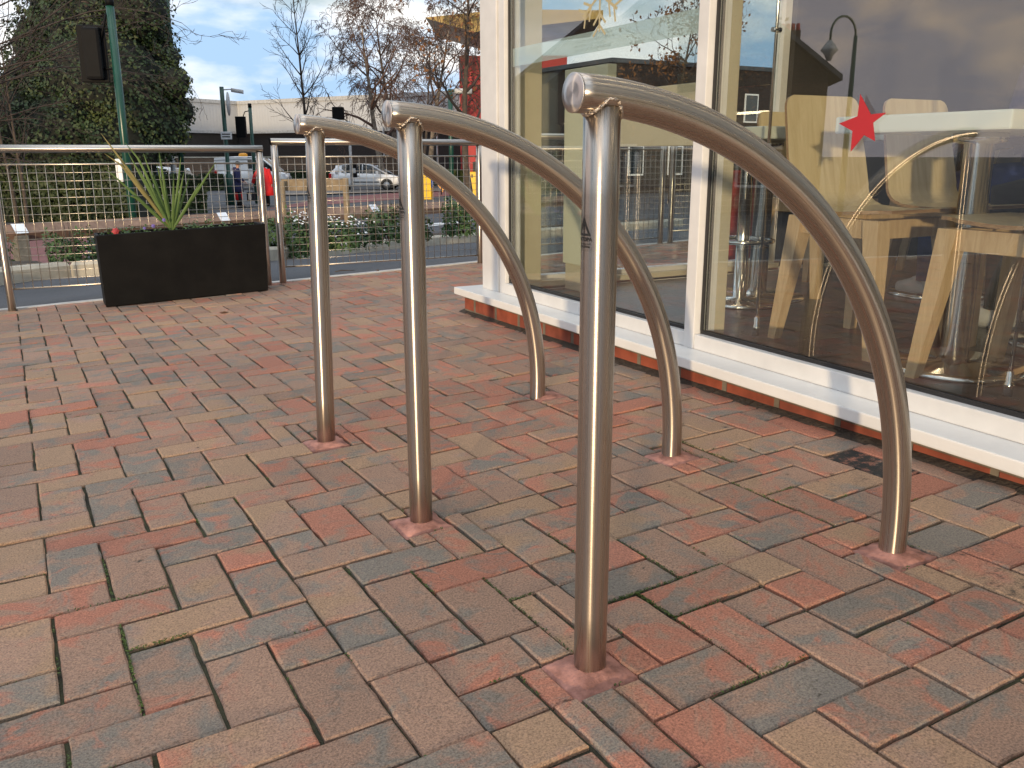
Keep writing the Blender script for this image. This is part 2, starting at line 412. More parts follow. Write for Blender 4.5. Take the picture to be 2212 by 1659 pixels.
M['ceiling'] = mat('ceiling', (0.55, 0.54, 0.50), 0.8, 0, 0.03)
M['lamp'] = mat('downlight', (0.8, 0.7, 0.5), 0.4, emit=(1.0, 0.78, 0.5), estr=26.0)
M['greenlamp'] = mat('green_signal', (0.02, 0.3, 0.15), 0.3, emit=(0.05, 1.0, 0.5), estr=3.0)
M['purple'] = mat('violet_petal', (0.16, 0.12, 0.42), 0.7, 0, 0.2)
M['pinkred'] = mat('red_petal', (0.42, 0.05, 0.06), 0.7, 0, 0.2)

def brickmat(name, ca, cb, mortar, axes='YZ', ms=0.012, bw=0.225, bh=0.075, dirt=0.0):
    m, t, b = newmat(name); b.inputs['Roughness'].default_value = 0.85
    tcx = nd(t, 'ShaderNodeTexCoord'); sp = nd(t, 'ShaderNodeSeparateXYZ'); mpn = nd(t, 'ShaderNodeCombineXYZ')
    t.links.new(tcx.outputs['Object'], sp.inputs[0])
    t.links.new(sp.outputs[axes[0]], mpn.inputs[0]); t.links.new(sp.outputs[axes[1]], mpn.inputs[1])
    br = nd(t, 'ShaderNodeTexBrick'); br.inputs['Scale'].default_value = 1.0
    br.inputs['Color1'].default_value = (*ca, 1); br.inputs['Color2'].default_value = (*cb, 1); br.inputs['Mortar'].default_value = (*mortar, 1)
    br.inputs['Mortar Size'].default_value = ms; br.inputs['Brick Width'].default_value = bw; br.inputs['Row Height'].default_value = bh
    br.inputs['Mortar Smooth'].default_value = 0.2
    t.links.new(mpn.outputs[0], br.inputs['Vector'])
    n = nd(t, 'ShaderNodeTexNoise', Scale=14.0, Detail=6.0); t.links.new(tcx.outputs['Object'], n.inputs['Vector'])
    mx_ = nd(t, 'ShaderNodeMix', data_type='RGBA', blend_type='MULTIPLY'); mx_.inputs['Factor'].default_value = 0.7
    r = nd(t, 'ShaderNodeValToRGB'); r.color_ramp.elements[0].position = 0.3; r.color_ramp.elements[1].position = 0.65
    r.color_ramp.elements[0].color = (0.45, 0.42, 0.40, 1); r.color_ramp.elements[1].color = (1.1, 1.1, 1.1, 1)
    t.links.new(n.outputs['Fac'], r.inputs['Fac'])
    t.links.new(br.outputs['Color'], mx_.inputs[6]); t.links.new(r.outputs['Color'], mx_.inputs[7]); t.links.new(mx_.outputs[2], b.inputs['Base Color'])
    bp = nd(t, 'ShaderNodeBump', Strength=0.6, Distance=0.006); inv = nd(t, 'ShaderNodeMath', operation='SUBTRACT'); inv.inputs[0].default_value = 1.0
    t.links.new(br.outputs['Fac'], inv.inputs[1]); t.links.new(inv.outputs[0], bp.inputs['Height']); t.links.new(bp.outputs[0], b.inputs['Normal'])
    return m

# ------------------------------------------------------------------ ground
def asphaltmat(name, c, sp):
    m, t, b = newmat(name); b.inputs['Roughness'].default_value = 0.75; b.inputs['Specular IOR Level'].default_value = 0.45
    tcx = nd(t, 'ShaderNodeTexCoord')
    n = nd(t, 'ShaderNodeTexNoise', Scale=1.2, Detail=6.0); n2 = nd(t, 'ShaderNodeTexNoise', Scale=170.0, Detail=3.0)
    for q in (n, n2): t.links.new(tcx.outputs['Object'], q.inputs['Vector'])
    mxx = nd(t, 'ShaderNodeMix'); mxx.inputs['Factor'].default_value = 0.55
    t.links.new(n.outputs['Fac'], mxx.inputs[2]); t.links.new(n2.outputs['Fac'], mxx.inputs[3])
    r = nd(t, 'ShaderNodeValToRGB'); r.color_ramp.elements[0].position = 0.35; r.color_ramp.elements[1].position = 0.66
    r.color_ramp.elements[0].color = (*(x * (1 - sp) for x in c), 1); r.color_ramp.elements[1].color = (*(x * (1 + sp) for x in c), 1)
    t.links.new(mxx.outputs[0], r.inputs['Fac']); t.links.new(r.outputs['Color'], b.inputs['Base Color'])
    bp = nd(t, 'ShaderNodeBump', Strength=0.5, Distance=0.004); t.links.new(n2.outputs['Fac'], bp.inputs['Height']); t.links.new(bp.outputs[0], b.inputs['Normal'])
    return m
M['asphalt'] = asphaltmat('asphalt', (0.060, 0.062, 0.068), 0.45)
M['redlane'] = asphaltmat('red_lane', (0.22, 0.085, 0.075), 0.3)
M['paveflag'] = asphaltmat('grey_flag', (0.17, 0.145, 0.125), 0.3)
M['line'] = mat('road_paint', (0.70, 0.70, 0.68), 0.6, 0, 0.15, 30)

def span(a, b, n): return [a + (b - a) * i / n for i in range(n + 1)]
def sheet(name, xs, ys, dz, m, fz=terr):
    b = MB(); nx, ny = len(xs), len(ys)
    b.add([(x, y, fz(x, y) + dz) for y in ys for x in xs],
          [(j * nx + i, j * nx + i + 1, (j + 1) * nx + i + 1, (j + 1) * nx + i) for j in range(ny - 1) for i in range(nx - 1)], True)
    o = b.build(name, m); tag(o, kind='structure'); return o
XS = [-400, -150, -60, -30, -16, -8] + span(-6, 8, 7) + [12, 16, 30, 60, 150, 400]
YS = [-400, -150, -50, -20, -8, 0, 3, 5.82, 5.88] + span(6.4, 7.8, 3) + [8.6, 9.3, 10, 11.5, 13, 14.5, 16, 19, 22, 25, 28, 33, 40, 60, 100, 200, 600]
sheet('road', XS, YS, 0.0, M['asphalt'])

# block paving: every block modelled, joints open between them
def pavemat():
    m, t, b = newmat('block_paving'); b.inputs['Roughness'].default_value = 0.82; b.inputs['Specular IOR Level'].default_value = 0.3
    at = nd(t, 'ShaderNodeAttribute'); at.attribute_name = 'tint'
    sp = nd(t, 'ShaderNodeSeparateColor'); t.links.new(at.outputs['Color'], sp.inputs[0])
    tcx = nd(t, 'ShaderNodeTexCoord')
    off = nd(t, 'ShaderNodeVectorMath', operation='MULTIPLY_ADD'); off.inputs[1].default_value = (37, 53, 71)
    t.links.new(at.outputs['Color'], off.inputs[0]); t.links.new(tcx.outputs['Object'], off.inputs[2])
    n = nd(t, 'ShaderNodeTexNoise', Scale=11.0, Detail=6.0, Roughness=0.62, Distortion=0.6); t.links.new(off.outputs[0], n.inputs['Vector'])
    ng = nd(t, 'ShaderNodeTexNoise', Scale=300.0, Detail=3.0, Roughness=0.7); t.links.new(tcx.outputs['Object'], ng.inputs['Vector'])
    nw = nd(t, 'ShaderNodeTexNoise', Scale=1.1, Detail=4.0); t.links.new(tcx.outputs['Object'], nw.inputs['Vector'])
    def thr(sock, lo, hi, src=n):
        s0 = nd(t, 'ShaderNodeMath', operation='MULTIPLY_ADD'); s0.inputs[1].default_value = 1.8; s0.inputs[2].default_value = -0.40; t.links.new(src.outputs['Fac'], s0.inputs[0])
        a = nd(t, 'ShaderNodeMath', operation='ADD'); t.links.new(s0.outputs[0], a.inputs[0]); t.links.new(sock, a.inputs[1])
        r = nd(t, 'ShaderNodeMapRange', interpolation_type='SMOOTHSTEP'); r.inputs['From Min'].default_value = lo; r.inputs['From Max'].default_value = hi
        t.links.new(a.outputs[0], r.inputs['Value']); return r.outputs[0]
    def mixc(f, a, bcol, bt='MIX'):
        q = nd(t, 'ShaderNodeMix', data_type='RGBA', blend_type=bt)
        if isinstance(f, float): q.inputs['Factor'].default_value = f
        else: t.links.new(f, q.inputs['Factor'])
        for i, c in ((6, a), (7, bcol)):
            if isinstance(c, tuple): q.inputs[i].default_value = (*c, 1)
            else: t.links.new(c, q.inputs[i])
        return q.outputs[2]
    c = mixc(thr(sp.outputs[0], 0.92, 1.22), PAVE_A, PAVE_GREY)
    n3 = nd(t, 'ShaderNodeTexNoise', Scale=9.0, Detail=6.0, Roughness=0.65, Distortion=0.8)
    of2 = nd(t, 'ShaderNodeVectorMath', operation='ADD'); of2.inputs[1].default_value = (11, 5, 3); t.links.new(off.outputs[0], of2.inputs[0]); t.links.new(of2.outputs[0], n3.inputs['Vector'])
    c = mixc(thr(sp.outputs[1], 1.0, 1.24, n3), c, PAVE_RED)
    n5 = nd(t, 'ShaderNodeTexNoise', Scale=7.0, Detail=4.0); of3 = nd(t, 'ShaderNodeVectorMath', operation='ADD'); of3.inputs[1].default_value = (2, 15, 8); t.links.new(off.outputs[0], of3.inputs[0]); t.links.new(of3.outputs[0], n5.inputs['Vector'])
    c = mixc(thr(sp.outputs[2], 1.22, 1.46, n5), c, PAVE_BUFF)
    # brightness of each block, slow weathering, grit
    mr = nd(t, 'ShaderNodeMapRange'); mr.inputs['To Min'].default_value = 0.86; mr.inputs['To Max'].default_value = 1.13; t.links.new(sp.outputs[2], mr.inputs['Value'])
    c = mixc(1.0, c, mr.outputs[0], 'MULTIPLY')
    gr = nd(t, 'ShaderNodeValToRGB'); gr.color_ramp.elements[0].position = 0.30; gr.color_ramp.elements[1].position = 0.74
    gr.color_ramp.elements[0].color = (0.40, 0.38, 0.36, 1); gr.color_ramp.elements[1].color = (1.65, 1.55, 1.42, 1)
    e = gr.color_ramp.elements.new(0.5); e.color = (0.98, 0.98, 0.98, 1)
    t.links.new(ng.outputs['Fac'], gr.inputs['Fac']); c = mixc(0.85, c, gr.outputs['Color'], 'MULTIPLY')
    wr = nd(t, 'ShaderNodeValToRGB'); wr.color_ramp.elements[0].position = 0.35; wr.color_ramp.elements[1].position = 0.65
    wr.color_ramp.elements[0].color = (0.86, 0.88, 0.88, 1); wr.color_ramp.elements[1].color = (1.06, 1.03, 1.0, 1)
    t.links.new(nw.outputs['Fac'], wr.inputs['Fac']); c = mixc(1.0, c, wr.outputs['Color'], 'MULTIPLY')
    # spots of dirt and old gum
    vo = nd(t, 'ShaderNodeTexNoise', Scale=16.0, Detail=5.0, Roughness=0.7); t.links.new(tcx.outputs['Object'], vo.inputs['Vector'])
    dr = nd(t, 'ShaderNodeMapRange', interpolation_type='SMOOTHSTEP'); dr.inputs['From Min'].default_value = 0.66; dr.inputs['From Max'].default_value = 0.74
    t.links.new(vo.outputs['Fac'], dr.inputs['Value'])
    c = mixc(dr.outputs[0], c, (0.065, 0.052, 0.040))
    # a few blocks carry a black stain
    n6 = nd(t, 'ShaderNodeTexNoise', Scale=38.0, Detail=5.0, Roughness=0.75); t.links.new(tcx.outputs['Object'], n6.inputs['Vector'])
    st_ = thr(at.outputs['Alpha'], 1.18, 1.62, n6)
    c = mixc(st_, c, (0.030, 0.030, 0.028))
    t.links.new(c, b.inputs['Base Color'])
    bp = nd(t, 'ShaderNodeBump', Strength=0.8, Distance=0.003); t.links.new(ng.outputs['Fac'], bp.inputs['Height'])
    nb = nd(t, 'ShaderNodeTexNoise', Scale=45.0, Detail=4.0); t.links.new(tcx.outputs['Object'], nb.inputs['Vector'])
    bp2 = nd(t, 'ShaderNodeBump', Strength=0.35, Distance=0.004); t.links.new(nb.outputs['Fac'], bp2.inputs['Height']); t.links.new(bp.outputs[0], bp2.inputs['Normal'])
    t.links.new(bp2.outputs[0], b.inputs['Normal'])
    return m
PAVE_A = (0.350, 0.226, 0.165); PAVE_GREY = (0.235, 0.207, 0.176); PAVE_RED = (0.440, 0.192, 0.130); PAVE_BUFF = (0.350, 0.230, 0.150)
M['paving'] = pavemat()
D1 = Vector((0.9991, 0.0249)); D2 = Vector((-0.0243, 0.9995)); G0 = Vector((-0.0688, 2.0176))
def gpt(a, b): return G0 + D1 * (a * 0.1) - D2 * (b * 0.1)
def gcoord(x, y):
    q = Vector((x, y)) - G0; return (q.dot(D1) * 10, -q.dot(D2) * 10)
FEET = {'A': ((0.658, 0.991), (1.3576, 1.019)), 'B': ((0.652, 1.645), (1.354, 1.679)), 'C': ((0.640, 2.309), (1.3835, 2.368))}
squares = []
for k, (p, q) in FEET.items():
    for f in (p, q):
        a, b = gcoord(*f); squares.append((a - 0.05, b + 0.08, k))
HSQ = 0.53
def cut(rect):
    # what is left of a rectangle once the mortar squares are taken out of it
    out = [rect]
    for s, t_, k in squares:
        x0, x1, y0, y1 = s - HSQ, s + HSQ, t_ - HSQ, t_ + HSQ; nxt = []
        for a0, a1, b0, b1 in out:
            if a1 <= x0 or a0 >= x1 or b1 <= y0 or b0 >= y1: nxt.append((a0, a1, b0, b1)); continue
            if a0 < x0: nxt.append((a0, x0, b0, b1))
            if a1 > x1: nxt.append((x1, a1, b0, b1))
            m0, m1 = max(a0, x0), min(a1, x1)
            if b0 < y0: nxt.append((m0, m1, b0, y0))
            if b1 > y1: nxt.append((m0, m1, y1, b1))
        out = nxt
    return out
pv = MB(); tints = []; cs_edges = []
def pc_near(a, b): return -10 < a < 18 and -32 < b < 13
STAINS = [(gcoord(atZ(u, v, .01).x, atZ(u, v, .01).y), s_) for u, v, s_ in ((1850, 1003, 1.05), (2120, 1265, .70), (2160, 1225, .64), (1830, 1140, .60), (1700, 935, .62), (1360, 782, .72), (1060, 800, .62), (960, 715, .6), (880, 1560, .56), (1760, 1075, .58), (1500, 790, .68))]
def stain(a0, a1, b0, b1):
    for (a, b), s_ in STAINS:
        if a0 - .03 <= a <= a1 + .03 and b0 - .03 <= b <= b1 + .03: return s_
    return 0.0
def block(a0, a1, b0, b1):
    g = 0.019 + rnd.random() * 0.016
    a0 += g; b0 += g; a1 -= g; b1 -= g
    if a1 - a0 < 0.08 or b1 - b0 < 0.08: return
    e = min(0.032, (a1 - a0) * .25, (b1 - b0) * .25)
    ja, jb = rnd.gauss(0, 0.008), rnd.gauss(0, 0.008)
    tx, ty, tz = rnd.gauss(0, 0.0012), rnd.gauss(0, 0.0012), rnd.gauss(0, 0.0011)
    ca, cb = (a0 + a1) / 2, (b0 + b1) / 2
    def P(a, b, z):
        p = gpt(a + ja, b + jb); return (p.x, p.y, plaza(p.x, p.y) + z + tz + (a - ca) * tx + (b - cb) * ty)
    # chipped, slightly wavering arrises
    def ring(ins, z, wob):
        out = []
        for (xa, xb, ya, yb) in ((a0 + ins, a1 - ins, b0 + ins, b0 + ins), (a1 - ins, a1 - ins, b0 + ins, b1 - ins), (a1 - ins, a0 + ins, b1 - ins, b1 - ins), (a0 + ins, a0 + ins, b1 - ins, b0 + ins)):
            n = 6 if abs(xb - xa) + abs(yb - ya) + 2 * ins > 1.4 else 3
            for i in range(n):
                t = i / n
                w_ = 0.35 if i == 0 else 1.0
                out.append(P(xa + (xb - xa) * t + rnd.gauss(0, wob) * w_, ya + (yb - ya) * t + rnd.gauss(0, wob) * w_, z))
        return out
    st = rnd.getstate(); r0 = ring(0.0, -0.030, 0.006); rnd.setstate(st); r1 = ring(0.0, -0.0030, 0.009); r2 = ring(e, 0.0, 0.008)
    n = len(r0); v0 = len(pv.v)
    fs = [(k, (k + 1) % n, n + (k + 1) % n, n + k) for k in range(n)] + [(n + k, n + (k + 1) % n, 2 * n + (k + 1) % n, 2 * n + k) for k in range(n)]
    fs.append(tuple(2 * n + k for k in range(n)))
    pv.add(r0 + r1 + r2, fs)
    u = rnd.random()
    right = max(0.0, min(1.0, (ca - 2) / 8.0))
    grey = 0.62 if u < 0.20 else (0.53 if u < 0.55 else 0.40)
    v_ = rnd.random(); red = 0.72 if v_ < 0.05 + 0.12 * right else (0.56 if v_ < 0.34 + 0.25 * right else 0.40)
    tints.extend([(grey + rnd.uniform(-.06, .06), red + rnd.uniform(-.06, .06), rnd.random(), stain(a0, a1, b0, b1))] * (3 * n))
    if len(cs_edges) < 20000 and pc_near(ca, cb): cs_edges.extend((((a0 - g, b0 - g), (a0 - g, b1 + g)), ((a0 - g, b0 - g), (a1 + g, b0 - g))))
# limits of the paved plaza in grid units
def inside(x, y):
    if y > 5.815: return False
    if y > 3.92: return x < 10
    return x < 1.875
for i in range(-62, 110):
    for j in range(-42, 34):
        pc = gpt(i, j)
        if pc.y < -0.9 or pc.x < -5.2: continue
        if (i - j) % 4 == 0: rect = (i, i + 2, j, j + 1)
        elif (i - j) % 4 == 3: rect = (i, i + 1, j, j + 2)
        else: continue
        a0, a1, b0, b1 = rect
        cells = [(a, b) for a in range(a0, a1) for b in range(b0, b1)]
        cs = [c for c in cells if inside(*gpt(c[0] + .5, c[1] + .5))]
        if len(cs) == 2:
            near = 2 < i < 17 and -4 < j < 14
            if near and rnd.random() < 0.13:
                for c in cs:
                    for q in cut((c[0], c[0] + 1, c[1], c[1] + 1)): block(*q)
            else:
                for q in cut(rect): block(*q)
        elif len(cs) == 1:
            c = cs[0]; block(c[0], c[0] + 1, c[1], c[1] + 1)
# blocks cut to fill the strips along the building and the kerb
po = pv.build('paving', M['paving']); tag(po, kind='structure')
ca_ = po.data.color_attributes.new('tint', 'FLOAT_COLOR', 'POINT')
ca_.data.foreach_set('color', [c for t_ in tints for c in t_])
# joint sand and dirt under and between the blocks
M['joint'] = mat('joint_sand', (0.040, 0.032, 0.022), 0.95, 0, 0.5, 14, 0.6, 200, c2=(0.05, 0.05, 0.022))
sheet('joint_sand', span(-5.5, 1.86, 12), span(-1.2, 5.80, 12), -0.0080, M['joint'], plaza)
sheet('joint_sand', span(1.86, 10.4, 8), span(3.9, 5.80, 4), -0.0085, M['joint'], plaza)
# pink mortar collars round the rack feet
M['mortar'] = mat('pink_mortar', (0.30, 0.125, 0.090), 0.8, 0, 0.45, 26, 0.25, 160, c2=(0.40, 0.19, 0.145))
mo = MB()
for s, t_, k in squares:
    v0 = []; n = 40
    cx, cy = gpt(s, t_)
    for ri, (h, z) in enumerate(((0.55, -0.012), (0.50, -0.003), (0.36, 0.000), (0.27, 0.004), (0.0, 0.004))):
        for q in range(n):
            an = 2 * PI * q / n
            m_ = 1.0 / max(abs(math.cos(an)), abs(math.sin(an))); f = (0.86 + 0.14 * m_) if ri > 2 else (m_ if ri < 2 else 0.4 + 0.6 * m_)
            f *= 1 + (rnd.gauss(0, 0.03) if ri else 0.0)
            p = gpt(s + h * f * math.cos(an), t_ + h * f * math.sin(an))
            v0.append((p.x, p.y, plaza(p.x, p.y) + z + rnd.gauss(0, 0.0005)))
    fs = [(r_ * n + q, r_ * n + (q + 1) % n, (r_ + 1) * n + (q + 1) % n, (r_ + 1) * n + q) for r_ in range(4) for q in range(n)]
    mo.add(v0, fs, True)
tag(mo.build('mortar_bedding', M['mortar'], None, True), kind='structure')
# moss growing in the joints
ms = MB()
def moss_line(a0, b0, a1, b1, n, wd=0.03):
    for _ in range(n):
        t = rnd.random(); p = gpt(a0 + (a1 - a0) * t + rnd.gauss(0, wd), b0 + (b1 - b0) * t + rnd.gauss(0, wd))
        P = Vector((p.x, p.y, plaza(p.x, p.y) - 0.004 + rnd.random() * 0.006))
        ms.leaf(P, Vector((rnd.gauss(0, .6), rnd.gauss(0, .6), 1)).normalized(), 0.0014 + rnd.random() * .0018, 0.0014, rnd.random() * 6)
moss_spots = []
for _ in range(420):
    (a0_, b0_), (a1_, b1_) = rnd.choice(cs_edges); f0 = rnd.random() * .6; f1 = f0 + rnd.uniform(.1, .4)
    moss_line(a0_ + (a1_ - a0_) * f0, b0_ + (b1_ - b0_) * f0, a0_ + (a1_ - a0_) * f1, b0_ + (b1_ - b0_) * f1, int(26 * (f1 - f0)) + 4, 0.010)
for (u0, v0, u1, v1) in ((1185, 1165, 1225, 1190), (1305, 1265, 1345, 1300), (1395, 1235, 1450, 1255), (1400, 1330, 1425, 1365), (1430, 1280, 1500, 1255), (1535, 1470, 1580, 1490), (1180, 1160, 1230, 1195), (1655, 1085, 1645, 1075), (1330, 1290, 1400, 1340), (1060, 1270, 1110, 1300), (890, 1240, 930, 1270), (1500, 985, 1475, 990), (232, 1240, 236, 1290), (245, 1345, 250, 1375), (180, 860, 185, 872)):
    A_ = atZ(u0, v0, 0); B_ = atZ(u1, v1, 0); ga = gcoord(A_.x, A_.y); gb = gcoord(B_.x, B_.y)
    mid = ((ga[0] + gb[0]) / 2, (ga[1] + gb[1]) / 2)
    cand = [e_ for e_ in cs_edges if min(e_[0][0], e_[1][0]) - .4 < mid[0] < max(e_[0][0], e_[1][0]) + .4 and min(e_[0][1], e_[1][1]) - .4 < mid[1] < max(e_[0][1], e_[1][1]) + .4]
    for (p0, p1) in cand[:3]: moss_line(p0[0], p0[1], p1[0], p1[1], 90, 0.012)
tag(ms.build('moss', M['moss']), 'dark green moss growing in joints of the block paving', 'moss', kind='stuff')
# dirt strip along the foot of the brick plinth
dm = MB()
for k in range(60):
    y0 = -1.0 + k * 0.083
    dm.add([(1.80 + rnd.gauss(0, .006), y0, plaza(1.8, y0) - .002), (1.842, y0, plaza(1.84, y0) + .012), (1.842, y0 + .083, plaza(1.84, y0 + .083) + .012), (1.80 + rnd.gauss(0, .006), y0 + .083, plaza(1.8, y0 + .083) - .002)], ((0, 1, 2, 3),))
tag(dm.build('soil_strip', M['soil']), kind='structure')

# pale edging along the far side of the plaza
ed = MB()
x = -5.0
while x < 10:
    L_ = 0.915
    ys_ = 5.80
    def zc(q): return plaza(q, ys_)
    M_ = Matrix(((1, 0, 0, 0), (0, 1, 0, 0), (SX, SY, 1, 0), (0, 0, 0, 1)))
    ed.bbox(x + .002, x + L_ - .002, ys_, ys_ + .065, -0.15, 0.004, 0.006, M_); x += L_
tag(ed.build('kerb_edging', M['kerbw'], None, True), kind='structure')

# planting bed with its kerb
KP = [hit(*q) for q in ((-400, 690), (0, 617), (155, 600), (300, 592), (440, 578), (581, 565), (714, 553), (863, 537), (1030, 523))]
KP += [KP[-1] + Vector((1.6, 0.1, 0.02)), KP[-1] + Vector((4, 0.3, 0.05))]
kb = MB()
for i in range(len(KP) - 1):
    a, b = KP[i], KP[i + 1]; d = (b - a); n_ = max(1, int(d.length / 0.6)); q = Vector((-d.y, d.x, 0)).normalized()
    for k in range(n_):
        p0 = a + d * (k / n_) ; p1 = a + d * ((k + 1) / n_ - 0.006 / max(d.length, .1))
        prof = ((0.0, -0.1), (0.0, 0.100), (0.025, 0.125), (0.13, 0.125), (0.13, -0.1))
        kb.loft([[p + q * o_ + Vector((0, 0, h)) for o_, h in prof] for p in (p0, p1)], False)
tag(kb.build('kerb', M['concrete'], None, True), kind='structure')
bs = MB()
for i in range(len(KP) - 1):
    a, b = KP[i], KP[i + 1]; d = b - a; q = Vector((-d.y, d.x, 0)).normalized()
    rows = []
    for t in (0, 0.5, 1):
        p = a + d * t
        rows.append([p + q * o_ + Vector((0, 0, h)) for o_, h in ((0.12, 0.07), (0.4, 0.12), (0.75, 0.10), (1.05, 0.02), (1.2, -0.12))])
    bs.add([p for r_ in rows for p in r_], [(r_ * 5 + k, r_ * 5 + k + 1, r_ * 5 + 6 + k, r_ * 5 + 5 + k) for r_ in (0, 1) for k in range(4)], True)
tag(bs.build('planting_bed', M['soil'], None, True), kind='structure')

# road markings and coloured surfacing, laid on the road
def patch(name, m, uv, dz):
    P = [hit(*q) for q in uv]; n = 6
    b = MB(); vs = []
    for i in range(n + 1):
        for j in range(n + 1):
            s, t = i / n, j / n
            p = (P[0] * (1 - s) + P[1] * s) * (1 - t) + (P[3] * (1 - s) + P[2] * s) * t
            vs.append((p.x, p.y, terr(p.x, p.y) + dz))
    b.add(vs, [(i * (n + 1) + j, i * (n + 1) + j + 1, (i + 1) * (n + 1) + j + 1, (i + 1) * (n + 1) + j) for i in range(n) for j in range(n)], True)
    o = b.build(name, m, None, False)
    if o.data.polygons[0].normal.z < 0: o.data.flip_normals()
    return tag(o, kind='structure')
patch('red_lane', M['redlane'], ((-150, 512), (188, 508), (188, 575), (-150, 600)), 0.012)
patch('red_lane', M['redlane'], ((575, 452), (700, 428), (1040, 404), (1040, 418)), 0.010)
patch('white_line', M['line'], ((690, 516), (870, 490), (1100, 466), (1100, 471)), 0.010)
patch('white_line', M['line'], ((680, 542), (860, 514), (1100, 491), (1100, 496)), 0.010)
patch('pavement', M['paveflag'], ((-200, 470), (300, 462), (760, 436), (-200, 484)), 0.06)
patch('pavement', M['paveflag'], ((600, 416), (1300, 398), (1300, 404), (600, 424)), 0.05)

# ------------------------------------------------------------------ restaurant building
M['brick'] = brickmat('red_brick', (0.34, 0.080, 0.038), (0.26, 0.070, 0.040), (0.20, 0.165, 0.12), 'YZ')
def tilemat():
    m, t, b = newmat('dark_floor_tile'); b.inputs['Roughness'].default_value = 0.28
    tcx = nd(t, 'ShaderNodeTexCoord')
    br = nd(t, 'ShaderNodeTexBrick'); br.offset = 0.5; br.inputs['Scale'].default_value = 1.0
    br.inputs['Color1'].default_value = (0.050, 0.048, 0.050, 1); br.inputs['Color2'].default_value = (0.066, 0.062, 0.062, 1); br.inputs['Mortar'].default_value = (0.022, 0.021, 0.02, 1)
    br.inputs['Mortar Size'].default_value = 0.003; br.inputs['Brick Width'].default_value = 0.6; br.inputs['Row Height'].default_value = 0.3
    t.links.new(tcx.outputs['Object'], br.inputs['Vector'])
    n = nd(t, 'ShaderNodeTexNoise', Scale=30.0, Detail=5.0); t.links.new(tcx.outputs['Object'], n.inputs['Vector'])
    mr = nd(t, 'ShaderNodeMapRange'); mr.inputs['To Min'].default_value = 0.2; mr.inputs['To Max'].default_value = 0.42; t.links.new(n.outputs['Fac'], mr.inputs['Value']); t.links.new(mr.outputs[0], b.inputs['Roughness'])
    t.links.new(br.outputs['Color'], b.inputs['Base Color']); return m
M['tile'] = tilemat()
BX, BY = 1.835, 3.955            # brick faces
ZS, ZT = 0.086, 0.120            # sill underside and top
YB = -9.0; XB = 9.0; HC = 2.9
bld = thing('restaurant', 'glass fronted restaurant with white window frames on a low red brick plinth', 'restaurant', (BX, BY, 0))
def bpart(mb, name, m, parent=bld, fix=True):
    mb.v = [(p[0] - BX, p[1] - BY, p[2]) for p in mb.v]
    return mb.build(name, m, parent, fix)
mb = MB(); mb.box(BX, BX + .1, YB, BY, -0.35, ZS); bpart(mb, 'brick_plinth', M['brick'])
M['brickx'] = brickmat('red_brick_end', (0.34, 0.080, 0.038), (0.26, 0.070, 0.040), (0.20, 0.165, 0.12), 'XZ')
mb = MB(); mb.box(BX + .1, XB, BY - .1, BY, -0.35, ZS); bpart(mb, 'brick_plinth', M['brickx'])
mb = MB(); mb.bbox(1.785, 1.99, YB, BY + .02, ZS, ZT, 0.004); mb.bbox(1.99, XB, 3.80, BY + .02, ZS, ZT - .002, 0.004); bpart(mb, 'window_sill', M['sill'])
mb = MB(); mb.box(1.99, XB - .02, YB, 3.80, 0.0, 0.10); bpart(mb, 'tiled_floor', M['tile'])
mb = MB(); mb.box(1.86, XB, YB, 3.90, HC, HC + .3); bpart(mb, 'ceiling', M['ceiling'])
mb = MB(); mb.box(1.70, XB + .2, YB - .2, 4.10, HC + .3, HC + .55); bpart(mb, 'flat_roof', M['white'])
FX0, FX1 = 1.895, 1.985          # depth of the front frame
GXP = 1.935                       # glass plane
MUL = [(2.275, 2.325), (0.86, 0.91), (-0.55, -0.50), (-1.96, -1.91), (-3.4, -3.35), (-4.8, -4.75), (-6.2, -6.15), (-7.6, -7.55)]
mb = MB()
# corner post: outer leaf, groove, inner leaf
mb.bbox(FX0, FX0 + .10, 3.712, 3.875, ZT, HC, .003)
mb.bbox(FX0 + .008, FX1, 3.650, 3.708, ZT, HC, .003)
for a, b in MUL: mb.bbox(FX0, FX1, a, b, ZT, HC, .003)
ys_ = [3.650] + [q for a, b in MUL for q in (b, a)]
for k in range(0, len(ys_) - 1, 2):
    y1, y0 = ys_[k], ys_[k + 1]
    mb.bbox(FX0 + .002, FX1 - .002, y0 + .0015, y1 - .0015, ZT + .0005, ZT + .050, .003)
    mb.bbox(FX0 + .002, FX1 - .002, y0 + .0015, y1 - .0015, HC - .09, HC, .003)
bpart(mb, 'window_frame', M['white'])
for a, b in MUL[:2]:
    mb = MB(); mb.bbox(FX1 + .001, 2.03, a + .002, b - .002, ZT, HC, .003); bpart(mb, 'inner_reveal', M['beige'])
mb = MB()
for k in range(0, len(ys_) - 1, 2):
    y1, y0 = ys_[k], ys_[k + 1]; z0 = ZT + .050; z1 = HC - .09; t = 0.011
    for x0, x1 in ((GXP - .013, GXP - .0055), (GXP + .0055, GXP + .013)):
        mb.box(x0, x1, y0 + .002, y1 - .002, z0 + .0005, z0 + t); mb.box(x0, x1, y1 - t, y1 - .0005, z0 + t, z1 - .001); mb.box(x0, x1, y0 + .0005, y0 + t, z0 + t, z1 - .001)
bpart(mb, 'gasket', M['gasket'])
panes = []
for k in range(0, len(ys_) - 1, 2):
    y1, y0 = ys_[k], ys_[k + 1]
    mb = MB(); mb.box(GXP - .005, GXP + .005, y0 + .002, y1 - .002, ZT + .0505, HC - .0905)
    panes.append(bpart(mb, 'glass_pane', M['glass']))
